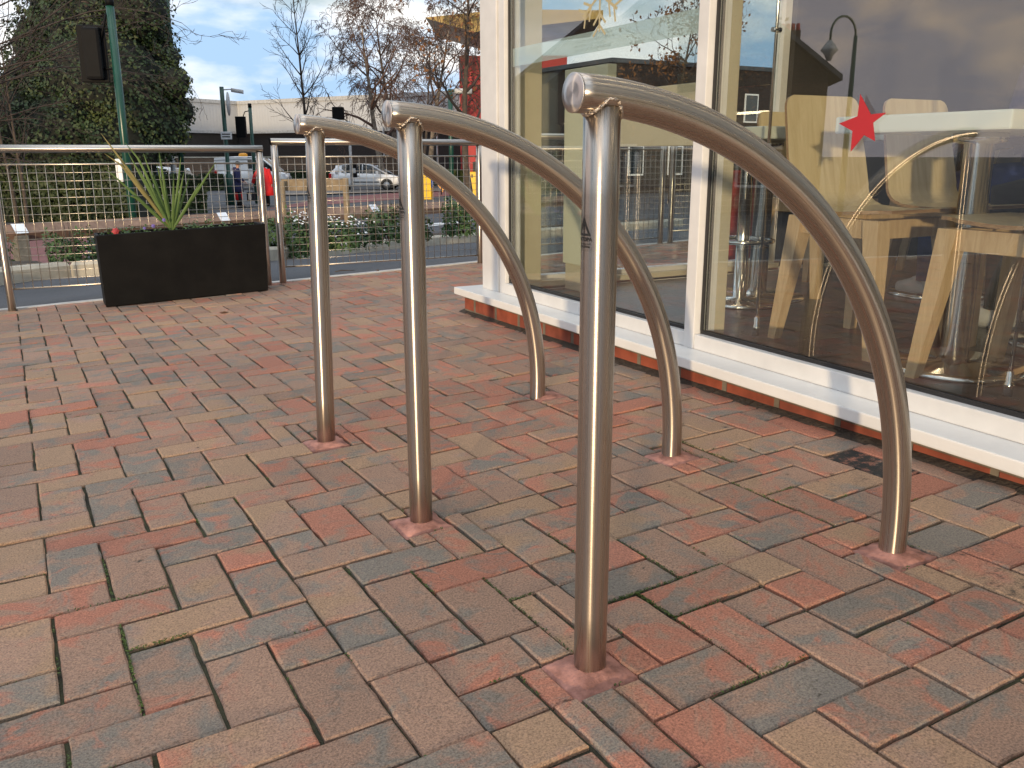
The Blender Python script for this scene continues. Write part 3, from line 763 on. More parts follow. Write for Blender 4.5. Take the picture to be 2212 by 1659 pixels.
# end wall towards the fence: beige jamb, glazing on a low beige kick
mb = MB(); mb.bbox(1.99, 2.135, 3.72, 3.86, 0.10, HC, .003); bpart(mb, 'corner_jamb', M['beige'])
mb = MB()
mb.bbox(2.135, 3.77, 3.80, 3.83, 0.10, 0.142, .003); bpart(mb, 'kick_board', M['beige'])
mb = MB()
EM = [(2.135, 2.165), (3.72, 3.77)]
for a, b in EM: mb.bbox(a, b, 3.835, 3.895, ZT, HC, .003)
for k in range(len(EM) - 1):
    mb.bbox(EM[k][1] + .001, EM[k + 1][0] - .001, 3.835, 3.895, ZT, 0.166, .003); mb.bbox(EM[k][1] + .001, EM[k + 1][0] - .001, 3.835, 3.895, HC - .09, HC, .003)
bpart(mb, 'end_frame', M['white'])
for k in range(len(EM) - 1):
    mb = MB(); mb.box(EM[k][1] + .001, EM[k + 1][0] - .001, 3.861, 3.869, 0.1665, HC - .0905); bpart(mb, 'glass_pane', M['glass'])
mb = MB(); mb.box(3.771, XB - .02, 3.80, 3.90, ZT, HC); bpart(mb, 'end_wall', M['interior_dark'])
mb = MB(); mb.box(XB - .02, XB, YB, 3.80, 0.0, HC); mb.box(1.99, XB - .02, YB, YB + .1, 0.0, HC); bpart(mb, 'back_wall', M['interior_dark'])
for x in (2.5, 3.9, 5.6):
    for y in (3.2, 1.6, 0.0, -1.8):
        mb = MB(); mb.lathe([(0.0, HC - .012), (0.075, HC - .012), (0.08, HC - .001)], 18, Matrix.Translation((x, y, 0))); bpart(mb, 'downlight', M['lamp'])

# window graphics: red star, pale snowflake, frosted band with handwriting
def decal(poly, name, m, parent, x=GXP - .0052, d=0.0004):
    b = MB()
    vs = [Vector((x - d, p[0], p[1])) for p in poly]; n = len(vs)
    b.add(vs, (tuple(range(n)),))
    b.add([Vector((x + 0.0000, p[0], p[1])) for p in poly], (tuple(reversed(range(n))),))
    return bpart(b, name, m, parent)
def sy(u, v): p = atX(u, v, GXP - .006); return (p.y, p.z)
star = [sy(*q) for q in ((1858, 203), (1881, 247), (1915, 243), (1886, 265), (1890, 305), (1866, 292), (1837, 328), (1841, 283), (1812, 267), (1852, 251))]
o = decal(star, 'star_sticker', M['red'], panes[1]); o['label'] = 'red five pointed star stuck on the glass'
sf = MB()
def strip(p, q, wd):
    a = Vector((0, p[0], p[1])); b = Vector((0, q[0], q[1])); d = (b - a).normalized(); c = Vector((0, -d.z, d.y)) * wd
    X = Vector((GXP - .0056 - 0.0002 * len(sf.f), 0, 0))
    sf.add([X + a - c, X + b - c, X + b + c, X + a + c], ((0, 1, 2, 3),))
scn = (2.932, 1.322); Ls = 0.235
for k in range(6):
    an = R(90 + 60 * k); ux, uz = math.cos(an), math.sin(an)
    e = (scn[0] + Ls * .55 * ux, scn[1] + Ls * .55 * uz)
    strip(scn, e, .0055)
    for t in (0.28, 0.45):
        c = (scn[0] + Ls * t * ux, scn[1] + Ls * t * uz)
        for sgn in (-1, 1):
            bn = an + sgn * R(48); strip(c, (c[0] + .055 * math.cos(bn), c[1] + .055 * math.sin(bn)), .005)
o = bpart(sf, 'snowflake_sticker', M['gold'], panes[0], False); o['label'] = 'pale gold snowflake stuck on the glass'
def frostmat():
    m, t, b = newmat('frosted_film'); t.nodes.remove(b); o_ = t.nodes['Material Output']
    tr = nd(t, 'ShaderNodeBsdfTransparent'); tr.inputs[0].default_value = (0.93, 0.97, 0.97, 1)
    df = nd(t, 'ShaderNodeBsdfDiffuse'); df.inputs[0].default_value = (0.62, 0.72, 0.72, 1)
    mx_ = nd(t, 'ShaderNodeMixShader'); mx_.inputs[0].default_value = 0.42
    t.links.new(tr.outputs[0], mx_.inputs[1]); t.links.new(df.outputs[0], mx_.inputs[2]); t.links.new(mx_.outputs[0], o_.inputs[0]); return m
M['frost'] = frostmat()
mb = MB(); mb.box(GXP + .0055, GXP + .0058, 2.33, 3.64, 1.128, 1.203); band = bpart(mb, 'frosted_band', M['frost'], panes[0])
def text_mesh(body, size, align='CENTER', bold=0.0):
    cu = bpy.data.curves.new('t', 'FONT'); cu.body = body; cu.size = size; cu.align_x = align; cu.offset = bold; cu.resolution_u = 3
    o = bpy.data.objects.new('t', cu); col.objects.link(o)
    dg = bpy.context.evaluated_depsgraph_get(); me = bpy.data.meshes.new_from_object(o.evaluated_get(dg))
    vs = [p.co.copy() for p in me.vertices]; fs = [tuple(p.vertices) for p in me.polygons]
    bpy.data.objects.remove(o); bpy.data.curves.remove(cu); bpy.data.meshes.remove(me)
    return vs, fs
M['ghost'] = mat('grey_script', (0.30, 0.38, 0.38), 0.6)
tb = MB()
# the writing faces the room, so it reads backwards from outside
for k, (body, yy) in enumerate((('is not factory and the chicken is', 2.98), ('we serve 12 million people and change', 2.99), ('a choice of flour and the cows', 3.02), ('the main thing is not to charge at all', 3.0))):
    vs, fs = text_mesh(body, 0.0175)
    # seen from inside it reads along +y
    tb.add([Vector((GXP + .0062, yy + p.x, 1.1855 - k * .0155 + p.y)) for p in vs], fs)
bpart(tb, 'handwritten_text', M['ghost'], panes[0], False)

# ------------------------------------------------------------------ cycle racks
def make_rack(with_label):
    # local frame: x from upright to curved foot, z up, upright foot at the origin
    rt = thing('cycle_rack', None, 'cycle rack', (0, 0, 0))
    r = 0.0243
    b = MB(); pts = [(0, 0, -0.06), (0, 0, 0.1), (0, 0, 0.3), (0, 0, 0.5), (0, 0, 0.7), (0, 0, 0.812)]
    b.tube(pts, r, 48, uv=True); b.build('upright_post', M['steel'], rt)
    pts = []; cx, cz, Ro = -0.060, 0.0765, 0.7525
    n = 60
    for k in range(n + 1):
        an = R(88.8) + (R(12.0) - R(88.8)) * k / n
        pts.append(Vector((cx + Ro * math.cos(an), 0, cz + Ro * math.sin(an))))
    # the bend eases into a short straight foot
    e = pts[-1]; d = (pts[-1] - pts[-2]).normalized()
    fx = 0.6955
    mm = math.tan(R(12.0)); hh = 2 * (fx - e.x) / mm
    for k in range(1, 11):
        t = k / 10; pts.append(Vector((e.x + mm * hh * (t - t * t / 2), 0, e.z - hh * t)))
    zl = pts[-1].z
    pts += [Vector((fx, 0, zl * .5)), Vector((fx, 0, 0.0)), Vector((fx, 0, -0.06))]
    b = MB(); b.tube(pts, r, 48, uv=True); b.build('curved_tube', M['steel'], rt)
    # turned end plate
    b = MB(); p = pts[0]; t = (pts[0] - pts[1]).normalized()
    q = Matrix(((t.x, 0, -t.z, p.x), (0, 1, 0, 0), (t.z, 0, t.x, p.z), (0, 0, 0, 1)))
    b2 = MB(); b2.lathe([(r + .0002, -0.0005), (r + .0002, 0.0014), (r - .0003, 0.0019), (r * .5, 0.0019), (0.0005, 0.0019)], 64, Matrix.Rotation(R(90), 4, 'Y'))
    cap = b2.build('end_plate', M['cap'], rt, True); cap.matrix_local = q
    # weld bead along the saddle joint
    b = MB(); ring = []
    for k in range(72):
        a = 2 * PI * k / 72; x, y = (r + .001) * math.cos(a), (r + .001) * math.sin(a)
        zc = cz + math.sqrt(Ro * Ro - (x - cx) ** 2)
        z = zc - math.sqrt(max(0, (r + .0005) ** 2 - min(abs(y), r) ** 2))
        ring.append(Vector((x, y, z - .001)))
    rad = [0.0020 + 0.0005 * math.sin(k * 2.1) + rnd.random() * .0005 for k in range(73)]
    b.tube(ring + [ring[0]], rad, 8, caps=False); b.build('weld_bead', M['weld'], rt)
    # transparent warning label wrapped on the upright, on the side away from the building
    z0, z1 = 0.630, 0.678
    az = R(178); hw = R(42)
    def wrap(x, z, off): a = az + x / r; return Vector(((r + off) * math.cos(a), (r + off) * math.sin(a), z))
    b = MB(); n = 18; wd = hw * r * 1.25
    vs = [wrap(-wd + 2 * wd * k / n, z, .0003) for z in (z0, z1) for k in range(n + 1)]
    b.add(vs, [(k, k + 1, n + 2 + k, n + 1 + k) for k in range(n)], True)
    lab = b.build('warning_label', M['film'], rt)
    b = MB()
    T0 = (0.0, 0.5455); s = 0.0125
    tri = [(-s, 0.6505), (s, 0.6505), (0, 0.6745)]; c = (0, 0.6585)
    inn = [(c[0] + (x - c[0]) * .62, c[1] + (z - c[1]) * .62) for x, z in tri]
    def fine(p, q, m_=6): return [(p[0] + (q[0] - p[0]) * i / m_, p[1] + (q[1] - p[1]) * i / m_) for i in range(m_)]
    o_ = sum((fine(tri[i], tri[(i + 1) % 3]) for i in range(3)), []); i_ = sum((fine(inn[i], inn[(i + 1) % 3]) for i in range(3)), []); n = len(o_)
    b.add([wrap(*p, .0006) for p in o_] + [wrap(*p, .0006) for p in i_], [(k, (k + 1) % n, n + (k + 1) % n, n + k) for k in range(n)])
    b.add([wrap(*p, .0006) for p in ((-.0011, 0.6665), (.0011, 0.6665), (.0007, 0.6575), (-.0007, 0.6575))], ((0, 1, 2, 3),))
    b.add([wrap(.0010 * math.cos(k), 0.6550 + .0010 * math.sin(k), .0006) for k in (0, 1.05, 2.1, 3.14, 4.2, 5.25)], ((0, 1, 2, 3, 4, 5),))
    for body, sz, z, bo in (('AUTOPA', .0072, 0.6435, .0002), ('www.autopa.co.uk', .0032, 0.6392, .00005), ('01788 550556', .0038, 0.6350, .00008)):
        vs, fs = text_mesh(body, sz, bold=bo)
        b.add([wrap(p.x, z + p.y, .0006) for p in vs], fs)
    pr = b.build('print', M['black'], lab)
    return rt
rack0 = make_rack(True)
RK = [('A', 'brushed steel cycle rack nearest the camera, the tallest looking of the row', (0, 0)),
      ('B', 'brushed steel cycle rack in the middle of the row of three', (0, 0)),
      ('C', 'brushed steel cycle rack farthest from the camera, nearest the planter', (0.0, 1.15))]
for i, (k, lb, lean) in enumerate(RK):
    o = rack0 if i == 0 else copy_tree(rack0)
    p, q = FEET[k]
    ang = math.atan2(q[1] - p[1], q[0] - p[0])
    # the legs stand in ground that rises towards the building; the upright is cut level at the same height
    o.location = (p[0], p[1], 0.0)
    o.rotation_euler = (0, R(lean[1]), ang)
    if k == 'C': o.scale = (1.02, 1, 1)
    tag(o, lb, 'cycle rack', 'steel cycle racks on the paving')

# ------------------------------------------------------------------ mesh fence panels
def fence_panel(x0, x1, y, ztop, zbar, zlow, label):
    p = thing('fence_panel', label, 'fence', (x0, y, plaza(x0, y)), 0, 'steel mesh fence panels')
    ox, oy, oz = x0, y, plaza(x0, y)
    r = 0.0215
    def L(*q): return Vector((q[0] - ox, q[1] - oy, q[2] - oz))
    for xx in (x0, x1):
        b = MB(); g = plaza(xx, y) - .05
        b.tube([L(xx, y, g), L(xx, y, g + .3), L(xx, y, ztop - .2), L(xx, y, ztop - 2 * r + .0015)], r, 24, uv=True)
        b.build('post', M['steel_f'], p)
    b = MB(); b.tube([L(x0 - r, y, ztop - r), L((x0 + x1) / 2, y, ztop - r), L(x1 + r, y, ztop - r)], r, 24, uv=True); b.build('handrail', M['steel_f'], p)
    a0, a1 = x0 + r - .001, x1 - r + .001
    b = MB(); b.tube([L(a0, y, zbar), L(a1, y, zbar)], .0055, 8); b.build('top_bar', M['wire'], p)
    b = MB(); b.tube([L(a0, y, zlow), L(a1, y, zlow)], .0055, 8); b.build('bottom_bar', M['wire'], p)
    b = MB(); n = int(round((a1 - a0) / 0.0475))
    for k in range(0, n + 1):
        xx = a0 + .008 + (a1 - a0 - .016) * k / n; b.tube([L(xx, y - .0035, zlow), L(xx, y - .0035, zbar - .022 if False else zbar)], .0017, 5)
    n = int(round((zbar - zlow) / 0.0465))
    for k in range(1, n):
        zz = zlow + (zbar - zlow) * k / n; b.tube([L(a0, y + .0012, zz), L(a1, y + .0012, zz)], .0017, 5)
    b.build('wire_mesh', M['wire'], p)
    return p
FY = 5.745
fence_panel(-0.183, 1.273, FY, .812, .705, .018, 'steel mesh fence panel right behind the black planter')
fence_panel(1.368, 2.793, FY, .855, .742, .052, 'steel mesh fence panel between the planter and the glass corner')
fence_panel(2.89, 4.42, FY + .03, .90, .79, .10, 'steel mesh fence panel seen only through the corner glazing')
fence_panel(4.52, 6.05, FY + .03, .95, .84, .15, 'steel mesh fence panel farthest right, seen through two panes of glass')
# only the handrail end of the next panel to the left reaches the picture
fence_panel(-1.74, -0.28, FY, .812, .705, -.03, 'steel mesh fence panel at the left edge of the view')

# ------------------------------------------------------------------ planter and its plants
pl = thing('planter', 'black trough planter standing before the mesh fence', 'planter', (0.743, 5.565, plaza(0.743, 5.565) + .002))
SH = Matrix(((1, 0, 0, 0), (0, 1, 0, 0), (SX, SY, 1, 0), (0, 0, 0, 1)))
b = MB(); x0, x1, y0, y1, h = -.452, .462, -.105, .125, .405; t_ = .018; tp = .008
def rr(ins, z): return [Vector((x0 - tp * z / h + ins, y0 - tp * z / h + ins, z)), Vector((x1 + tp * z / h - ins, y0 - tp * z / h + ins, z)), Vector((x1 + tp * z / h - ins, y1 + tp * z / h - ins, z)), Vector((x0 - tp * z / h + ins, y1 + tp * z / h - ins, z))]
rings = [rr(.003, 0), rr(0, .004), rr(0, h - .004), rr(.003, h), rr(t_ - .002, h), rr(t_, h - .004), rr(t_, h - .05)]
b.loft([[SH @ p for p in q] for q in rings], False); b.build('trough', M['black_planter'], pl, True)
b = MB(); q = rr(t_ + .001, h - .035); b.add([SH @ p + Vector((0, 0, .012 * math.sin(7 * p.x))) for p in q], ((0, 1, 2, 3),)); b.build('soil', M['soil'], pl)
# spiky cordyline
PB = Vector((0.700, 5.575, 0.325))
sp_ = thing('spiky_plant', 'green spiky plant fanning out of the black planter', 'plant', PB)
tips = [(-.36, .03, .55), (-.20, .02, .53), (-.035, 0, .45), (.095, .0, .42), (.315, .02, .39), (-.33, -.03, .47), (-.22, .0, .45), (-.255, -.05, .25), (-.125, .03, .44), (.10, -.02, .33), (-.17, -.04, .36), (-.08, .05, .34), (.05, .06, .33), (.14, .05, .30), (-.28, .06, .40), (.03, -.06, .30), (-.06, -.05, .38), (.19, -.03, .27), (-.12, .07, .30), (-.36, -.01, .36)]
for i, (tx, ty, tz) in enumerate(tips):
    b = MB(); T = Vector((tx, ty, tz)); L_ = T.length; n = 9
    dr = 0.07 * (abs(tx) / .36) ** 2; side = T.cross(Vector((0, 1, 0)))
    sd_ = Vector((0, 0, 1)).cross(T); sd_ = (Vector((T.z, 0, -T.x))).normalized()
    rl = []
    for k in range(n + 1):
        s = k / n
        p = Vector((tx * s * (1 - .1 * s), ty * s, tz * (s + dr * 2.2 * s * (1 - s)) ))
        if i in (1, 5, 7) and s > .75: p.z -= (s - .75) * .12; p.x += -.1 * (s - .75)
        wd = 0.0082 * (min(1, .45 + s * 2.2)) * (1 - s ** 3) + .0006
        f = Vector((0, 1, 0)) * .35 * wd
        rl.append((p - sd_ * wd + f, p - f * .6, p + sd_ * wd + f))
    vs = [q for r_ in rl for q in r_]
    b.add(vs, [(3 * k + j, 3 * k + j + 1, 3 * k + j + 4, 3 * k + j + 3) for k in range(n) for j in (0, 1)], True)
    b.build('leaf_blade', M['spike2'] if i in (0, 5, 14) else M['spike'], sp_)
def leafy(center, rx, ry, rz, n, size, m, name='foliage', parent=None, low=-0.2, shape=1.0):
    b = MB()
    for _ in range(n):
        while True:
            d = Vector((rnd.uniform(-1, 1), rnd.uniform(-1, 1), rnd.uniform(low, 1)))
            if 0.3 < d.length < 1: break
        if rnd.random() < .7: d = d.normalized() * (0.72 + .28 * rnd.random())
        f = 1 + .22 * math.sin(5 * d.x + 3 * d.z + center.x * 9) * shape
        p = Vector((d.x * rx * f, d.y * ry * f, d.z * rz * f))
        nn = (d + Vector((rnd.gauss(0, .5), rnd.gauss(0, .5), rnd.gauss(0, .4) + .3))).normalized()
        s = size * rnd.uniform(.6, 1.25)
        b.leaf(p, nn, s, s * .5, rnd.random() * 6.28)
    o = b.build(name, m, parent)
    if parent is None: o.location = center
    return o
gcv = MB()
for k in range(420):
    x = rnd.uniform(-.43, .44); y = rnd.uniform(-.085, .105)
    p = Vector((x, y, h - .02 + SX * x + abs(rnd.gauss(0, .02)) + .012 * math.sin(14 * x)))
    gcv.leaf(p, Vector((rnd.gauss(0, .6), rnd.gauss(0, .6), 1)).normalized(), .011, .007, rnd.random() * 6)
o = gcv.build('ground_cover', M['shrub']); o.location = pl.location; tag(o, 'low green ground cover filling the black planter', 'ground cover', kind='stuff')
def flower(u, v, r, m, label, y=5.50):
    P = atY(u, v, y); f = thing('flower', label, 'flower', P)
    b = MB()
    for k in range(6):
        a = k * 1.05; d = Vector((math.cos(a) * .8, -.5, math.sin(a))).normalized()
        b.leaf(Vector((math.cos(a) * r * .5, -.004, math.sin(a) * r * .5)), (Vector((math.cos(a) * .4, -1, math.sin(a) * .4))).normalized(), r * .62, r * .5, a + rnd.random() * .4)
    b.build('petals', m, f)
    b = MB(); b.tube([(0, .004, -.05), (0.003, .002, -.02), (0, 0, 0)], .0015, 5); b.build('stem', M['shrub'], f)
flower(249.6, 499.6, .021, M['pinkred'], 'red flower at the left end of the planter')
flower(354, 475, .011, M['purple'], 'violet flower highest up beside the spiky plant', 5.52)
flower(331, 488, .012, M['purple'], 'violet flower between the red flower and the spiky plant')
flower(312, 493, .009, M['purple'], 'small violet flower next to the red flower')

# ------------------------------------------------------------------ shrubs in the bed
def shrub(u, v, D, rx, rz, n, label, light=False, flowers=False):
    P = base(u, D); P.z = atD(u, v, D).z
    s = thing('shrub', label, 'shrub', P, 0, 'low shrubs in the kerbed bed')
    for k in range(7):
        a = rnd.random() * 6.28; q = Vector((math.cos(a) * rx * rnd.uniform(.1, .6), math.sin(a) * rx * .5, 0))
        b = MB(); b.tube([q * .3, q + Vector((0, 0, rz * .5)), q * 1.3 + Vector((0, 0, rz * rnd.uniform(.9, 1.3)))], [.006, .004, .002], 5); b.build('stem', M['bark'], s)
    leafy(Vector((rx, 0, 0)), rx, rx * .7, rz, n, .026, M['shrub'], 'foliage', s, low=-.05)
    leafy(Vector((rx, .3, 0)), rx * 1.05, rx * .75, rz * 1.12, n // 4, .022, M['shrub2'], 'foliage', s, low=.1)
    if flowers:
        b = MB()
        for _ in range(40):
            b.leaf(Vector((rnd.gauss(0, rx * .45), rnd.gauss(-.1, .08), rz * rnd.uniform(.75, 1.05))), Vector((0, -.5, 1)).normalized(), .014, .012, rnd.random() * 6)
        b.build('blossom', M['whitep'], s)
shrub(128, 590, 8.05, .27, .37, 1100, 'leafy green shrub in the bed, left of the black planter')
shrub(196, 582, 8.3, .14, .26, 400, 'small shrub just clear of the black planter')
shrub(585, 560, 8.3, .15, .36, 520, 'narrow shrub beside the gap between fence panels')
shrub(640, 556, 8.25, .20, .40, 900, 'shrub with white blossom beside the far rack post', flowers=True)
shrub(740, 540, 8.6, .26, .30, 900, 'shrub with white blossom between two rack posts', flowers=True)
shrub(835, 524, 8.9, .27, .36, 1000, 'dense shrub left of the middle rack post')
shrub(905, 520, 9.1, .13, .28, 400, 'small shrub right of the middle rack post')
shrub(990, 508, 9.2, .23, .40, 900, 'rounded shrub at the end of the bed near the glass corner')
shrub(-60, 600, 7.8, .22, .36, 700, 'shrub half hidden by the leftmost fence post')

# bits lying on the paving
def fallen(u, v, sz, m, label, cat='leaf'):
    P = atZ(u, v, -.03); P.z = plaza(P.x, P.y) + .003
    b = MB(); n = 7; vs = []
    for k in range(n):
        a = 2 * PI * k / n; r_ = sz * (1 if k % 2 == 0 else .55); vs.append(Vector((r_ * math.cos(a), r_ * .7 * math.sin(a), .003 + .006 * abs(math.sin(a * 1.5)))))
    vs.append(Vector((0, 0, .001))); b.add(vs, [(k, (k + 1) % n, n) for k in range(n)], True)
    o = b.build('fallen_leaf', m); o.location = P; tag(o, label, cat); return o
fallen(482, 668, .028, M['leafbrown'], 'dry brown leaf lying on the paving in front of the planter')
fallen(815, 586, .016, M['leafbrown'], 'small dry leaf lying by the far rack post')
P = atZ(745, 590, -.05); P.z = plaza(P.x, P.y) + .004
b = MB(); b.tube([(-.07, 0, .0), (-.02, .01, .006), (.03, -.005, .004), (.075, .01, .001)], [.003, .004, .003, .002], 6); o = b.build('fallen_twig', M['bark']); o.location = P; tag(o, 'short dark twig lying on the paving near the fence', 'twig')

# ------------------------------------------------------------------ knee rail and timber posts
def rail_pts():
    out = []
    for u, vt, D in ((-700, 520, 9.6), (-40, 487, 10.6), (37, 484.5, 10.8), (257, 472, 11.8), (478, 460.5, 12.9), (640, 452, 13.8), (804, 443, 15.0), (1000, 433, 16.6), (1250, 422, 18.5)):
        out.append((u, atD(u, vt, D), D))
    return out
RP = rail_pts()
kr = thing('knee_rail', 'low timber knee rail on short posts along the lane', 'knee rail', RP[2][1])
O = RP[2][1]
b = MB(); s = .105
rg = []
for i, (u, P, D) in enumerate(RP):
    a = RP[max(i - 1, 0)][1]; c = RP[min(i + 1, len(RP) - 1)][1]; d = (c - a); d.z = 0; d.normalize(); q = Vector((-d.y, d.x, 0))
    P = P - O
    rg.append([P - q * s + Vector((0, 0, -s)), P + Vector((0, 0, -2 * s)), P + q * s + Vector((0, 0, -s)), P])
b.loft(rg, False); b.build('rail', M['rail'], kr, True)
for u in (-290, 37, 257, 478, 804, 1110):
    for i in range(len(RP) - 1):
        if RP[i][0] <= u <= RP[i + 1][0]:
            t = (u - RP[i][0]) / (RP[i + 1][0] - RP[i][0]); P = RP[i][1].lerp(RP[i + 1][1], t); d = RP[i + 1][1] - RP[i][1]
    if u == 257: continue
    d.z = 0; d.normalize(); q = Vector((-d.y, d.x, 0)); g = terr(P.x, P.y) - .3
    MM = Matrix(((d.x, q.x, 0, P.x - O.x), (d.y, q.y, 0, P.y - O.y), (0, 0, 1, 0), (0, 0, 0, 1)))
    b = MB(); b.bbox(-.07, .07, -.11, .08, g - O.z, P.z - O.z - 1.25 * s, .008, MM); b.build('post', M['greypost'], kr)
    b = MB(); zt = P.z - O.z + .004
    for sg in (-1, 1):
        vs = [MM @ Vector((x, sg * y, z)) for x in (-.075, .075) for y, z in ((0, zt), (s * 1.05, zt - s * 1.05))]
        vs += [p + Vector((0, 0, .006)) for p in vs]
        b.add(vs, ((0, 1, 3, 2), (4, 6, 7, 5), (0, 4, 5, 1), (2, 3, 7, 6), (1, 5, 7, 3)))
    b.build('strap', M['strap'], kr)
tf = thing('timber_barrier', 'short timber barrier of one board between two upright posts', 'barrier', base(678, 13.5))
TO = tf.location
for u, vt in ((608, 391), (746, 384)):
    P = atD(u, vt, 13.5); b = MB(); pts = [P - TO]; g = terr(P.x, P.y) - .2
    pts = [Vector((P.x - TO.x, P.y - TO.y, z)) for z in (g - TO.z, (g + P.z) / 2 - TO.z, P.z - TO.z - .02, P.z - TO.z)]
    b.tube(pts, [.052, .05, .048, .040], 12); b.build('post', M['timber'], tf)
A_, B_ = atD(608, 400, 13.55), atD(746, 400, 13.55); d = (B_ - A_).normalized(); q = Vector((-d.y, d.x, 0))
b = MB(); h_ = .085
b.loft([[p - TO + q * o_ + Vector((0, 0, z)) for o_, z in ((.055, -h_), (.10, -h_), (.10, h_), (.055, h_))] for p in (A_ - d * .02, B_ + d * .02)], False); b.build('board', M['timber'], tf, True)

# ------------------------------------------------------------------ poles, signals, signs
def pole(name, label, cat, ub, D, vt, r, group=None, flare=0.0):
    P = base(ub, D); T = atD(ub, vt, D)
    t = thing(name, label, cat, P, 0, group); H_ = T.z - P.z
    b = MB()
    prof = [(0, 0, -.2), (0, 0, 0)]
    if flare:
        b.tube([(0, 0, -.2), (0, 0, .9), (0, 0, 1.15), (0, 0, 1.25), (0, 0, H_ * .6), (0, 0, H_)], [flare, flare, flare * .95, r, r, r], 16)
    else: b.tube([(0, 0, -.2), (0, 0, H_ * .5), (0, 0, H_)], r, 16)
    b.build('pole', M['green_paint'], t)
    return t, H_
def rel(t, u, v, D): return atD(u, v, D) - t.location
CAMR = Vector((CW[0][0], CW[1][0], 0)).normalized()
def facing(t): return Matrix.Translation((0, 0, 0))
def camM(p):  # local frame at p: x = right as seen, y = away, z up
    return Matrix(((CAMR.x, FWD.x, 0, p.x), (CAMR.y, FWD.y, 0, p.y), (0, 0, 1, p.z), (0, 0, 0, 1)))
# near signal pole, seen from behind
D_ = 15.0
t, H_ = pole('traffic_signal', 'green traffic signal pole in front of the ivy covered tree, signal head turned away', 'traffic signal', 272, D_, 24, .064)
P = rel(t, 272, 40, D_)
b = MB(); b.tube([(0, 0, H_ - .01), (0, 0, H_ + .12)], .067, 16); b.build('top_cap', M['signal_black'], t)
Q = rel(t, 202, 168, D_ - .15) ; Q2 = rel(t, 202, 66, D_ - .15)
pc = Vector((P.x - .62 * CAMR.x * .6, P.y - .62 * CAMR.y * .6, (Q.z + Q2.z) / 2))
Mh = camM(Vector((-.36 * CAMR.x, -.36 * CAMR.y, H_ - .72))) @ Matrix.Rotation(R(12), 4, 'Z')
b = MB(); b.bbox(-.22, .22, -.02, .03, -.48, .42, .02, Mh); b.bbox(-.13, .15, -.14, -.021, -.44, .38, .05, Mh); b.build('signal_head', M['signal_black'], t)
b = MB()
for k in range(3): b.tube([Mh @ Vector((0, .03, .26 - .3 * k)), Mh @ Vector((0, .2, .25 - .3 * k))], .105, 16)
b.build('signal_hood', M['signal_black'], t)
for z in (H_ - .35, H_ - .98):
    b = MB(); b.tube([Vector((0, 0, z)), Mh @ Vector((0.1, 0, z - (H_ - .72)))], .02, 8); b.build('bracket', M['signal_black'], t)
b = MB(); b.tube([Vector((-.07 * CAMR.x, -.07 * CAMR.y, H_ - .12)), Vector((-.13 * CAMR.x, -.13 * CAMR.y, H_ - .3)), Mh @ Vector((.12, -.05, .1))], .018, 8); b.build('cable', M['signal_black'], t)
Mp = camM(Vector((-.125 * CAMR.x, -.125 * CAMR.y, rel(t, 246, 368, D_).z)))
b = MB(); b.bbox(-.055, .055, -.06, .06, -.19, .19, .012, Mp); b.build('push_button_box', M['whitep'], t)
# far lamp column with round sign edge on
t, H_ = pole('street_lamp', 'green street lamp column with flared base and round sign seen edge on', 'street lamp', 490, 35.5, 190, .085, None, .19)
b = MB(); b.tube([(0, 0, H_ - .12), CAMR * .32 + Vector((0, 0, H_ - .1)), CAMR * .4 + Vector((0, 0, H_ - .12))], .022, 8); b.build('arm', M['lamp_grey'], t)
b = MB(); b.loft([[CAMR * x + FWD * y + Vector((0, 0, H_ + z)) for y, z in ((-w_, -.2 - .16 * (x - .38)), (w_, -.2 - .16 * (x - .38)), (w_ * .8, -.05 - .16 * (x - .38)), (-w_ * .8, -.05 - .16 * (x - .38)))] for x, w_ in ((.38, .05), (.5, .09), (.78, .08), (.85, .04))]); b.build('lamp_head', M['lamp_grey'], t, True)
b = MB(); zc = rel(t, 490, 226, 35.5).z
b.lathe([(.02, -.015), (.45, -.015), (.45, .015), (.02, .015)], 28, camM(CAMR * .22 + Vector((0, 0, zc))) @ Matrix.Rotation(R(99), 4, 'Z') @ Matrix.Rotation(R(90), 4, 'X')); b.build('round_sign', M['lamp_grey'], t)
zc = rel(t, 490, 293, 35.5).z
b = MB(); b.bbox(-.2, .24, -.12, -.09, -.15, .15, .01, camM(Vector((.05, 0, zc)))); b.build('small_sign', M['whitep'], t)
b = MB()
for k in range(2): b.box(-.15, .18, -.125, -.121, .03 - .1 * k, .07 - .1 * k, camM(Vector((.05, 0, zc))))
b.build('sign_lettering', M['black'], t)
# second far signal
t, H_ = pole('traffic_signal', 'green signal pole beside the person in red, black head turned away', 'traffic signal', 547, 36.5, 233, .07)
b = MB(); b.tube([(0, 0, H_ - .01), (0, 0, H_ + .15)], .075, 14); b.build('top_cap', M['signal_black'], t)
zc = rel(t, 530, 275, 36.5).z
Mh = camM(CAMR * -.42 + Vector((0, 0, zc)))
b = MB(); b.bbox(-.2, .2, -.1, .12, -.42, .42, .03, Mh); b.build('signal_head', M['signal_black'], t)
b = MB(); b.tube([Vector((0, 0, zc + .65)), CAMR * -.22 + Vector((0, 0, zc + .6)), CAMR * -.3 + Vector((0, 0, zc + .42))], .02, 6); b.build('bracket', M['signal_black'], t)
zc = rel(t, 547, 381, 36.5).z
b = MB(); b.bbox(-.26, -.06, -.1, .1, -.3, .3, .02, camM(Vector((0, 0, zc)))); b.build('push_button_box', M['whitep'], t)
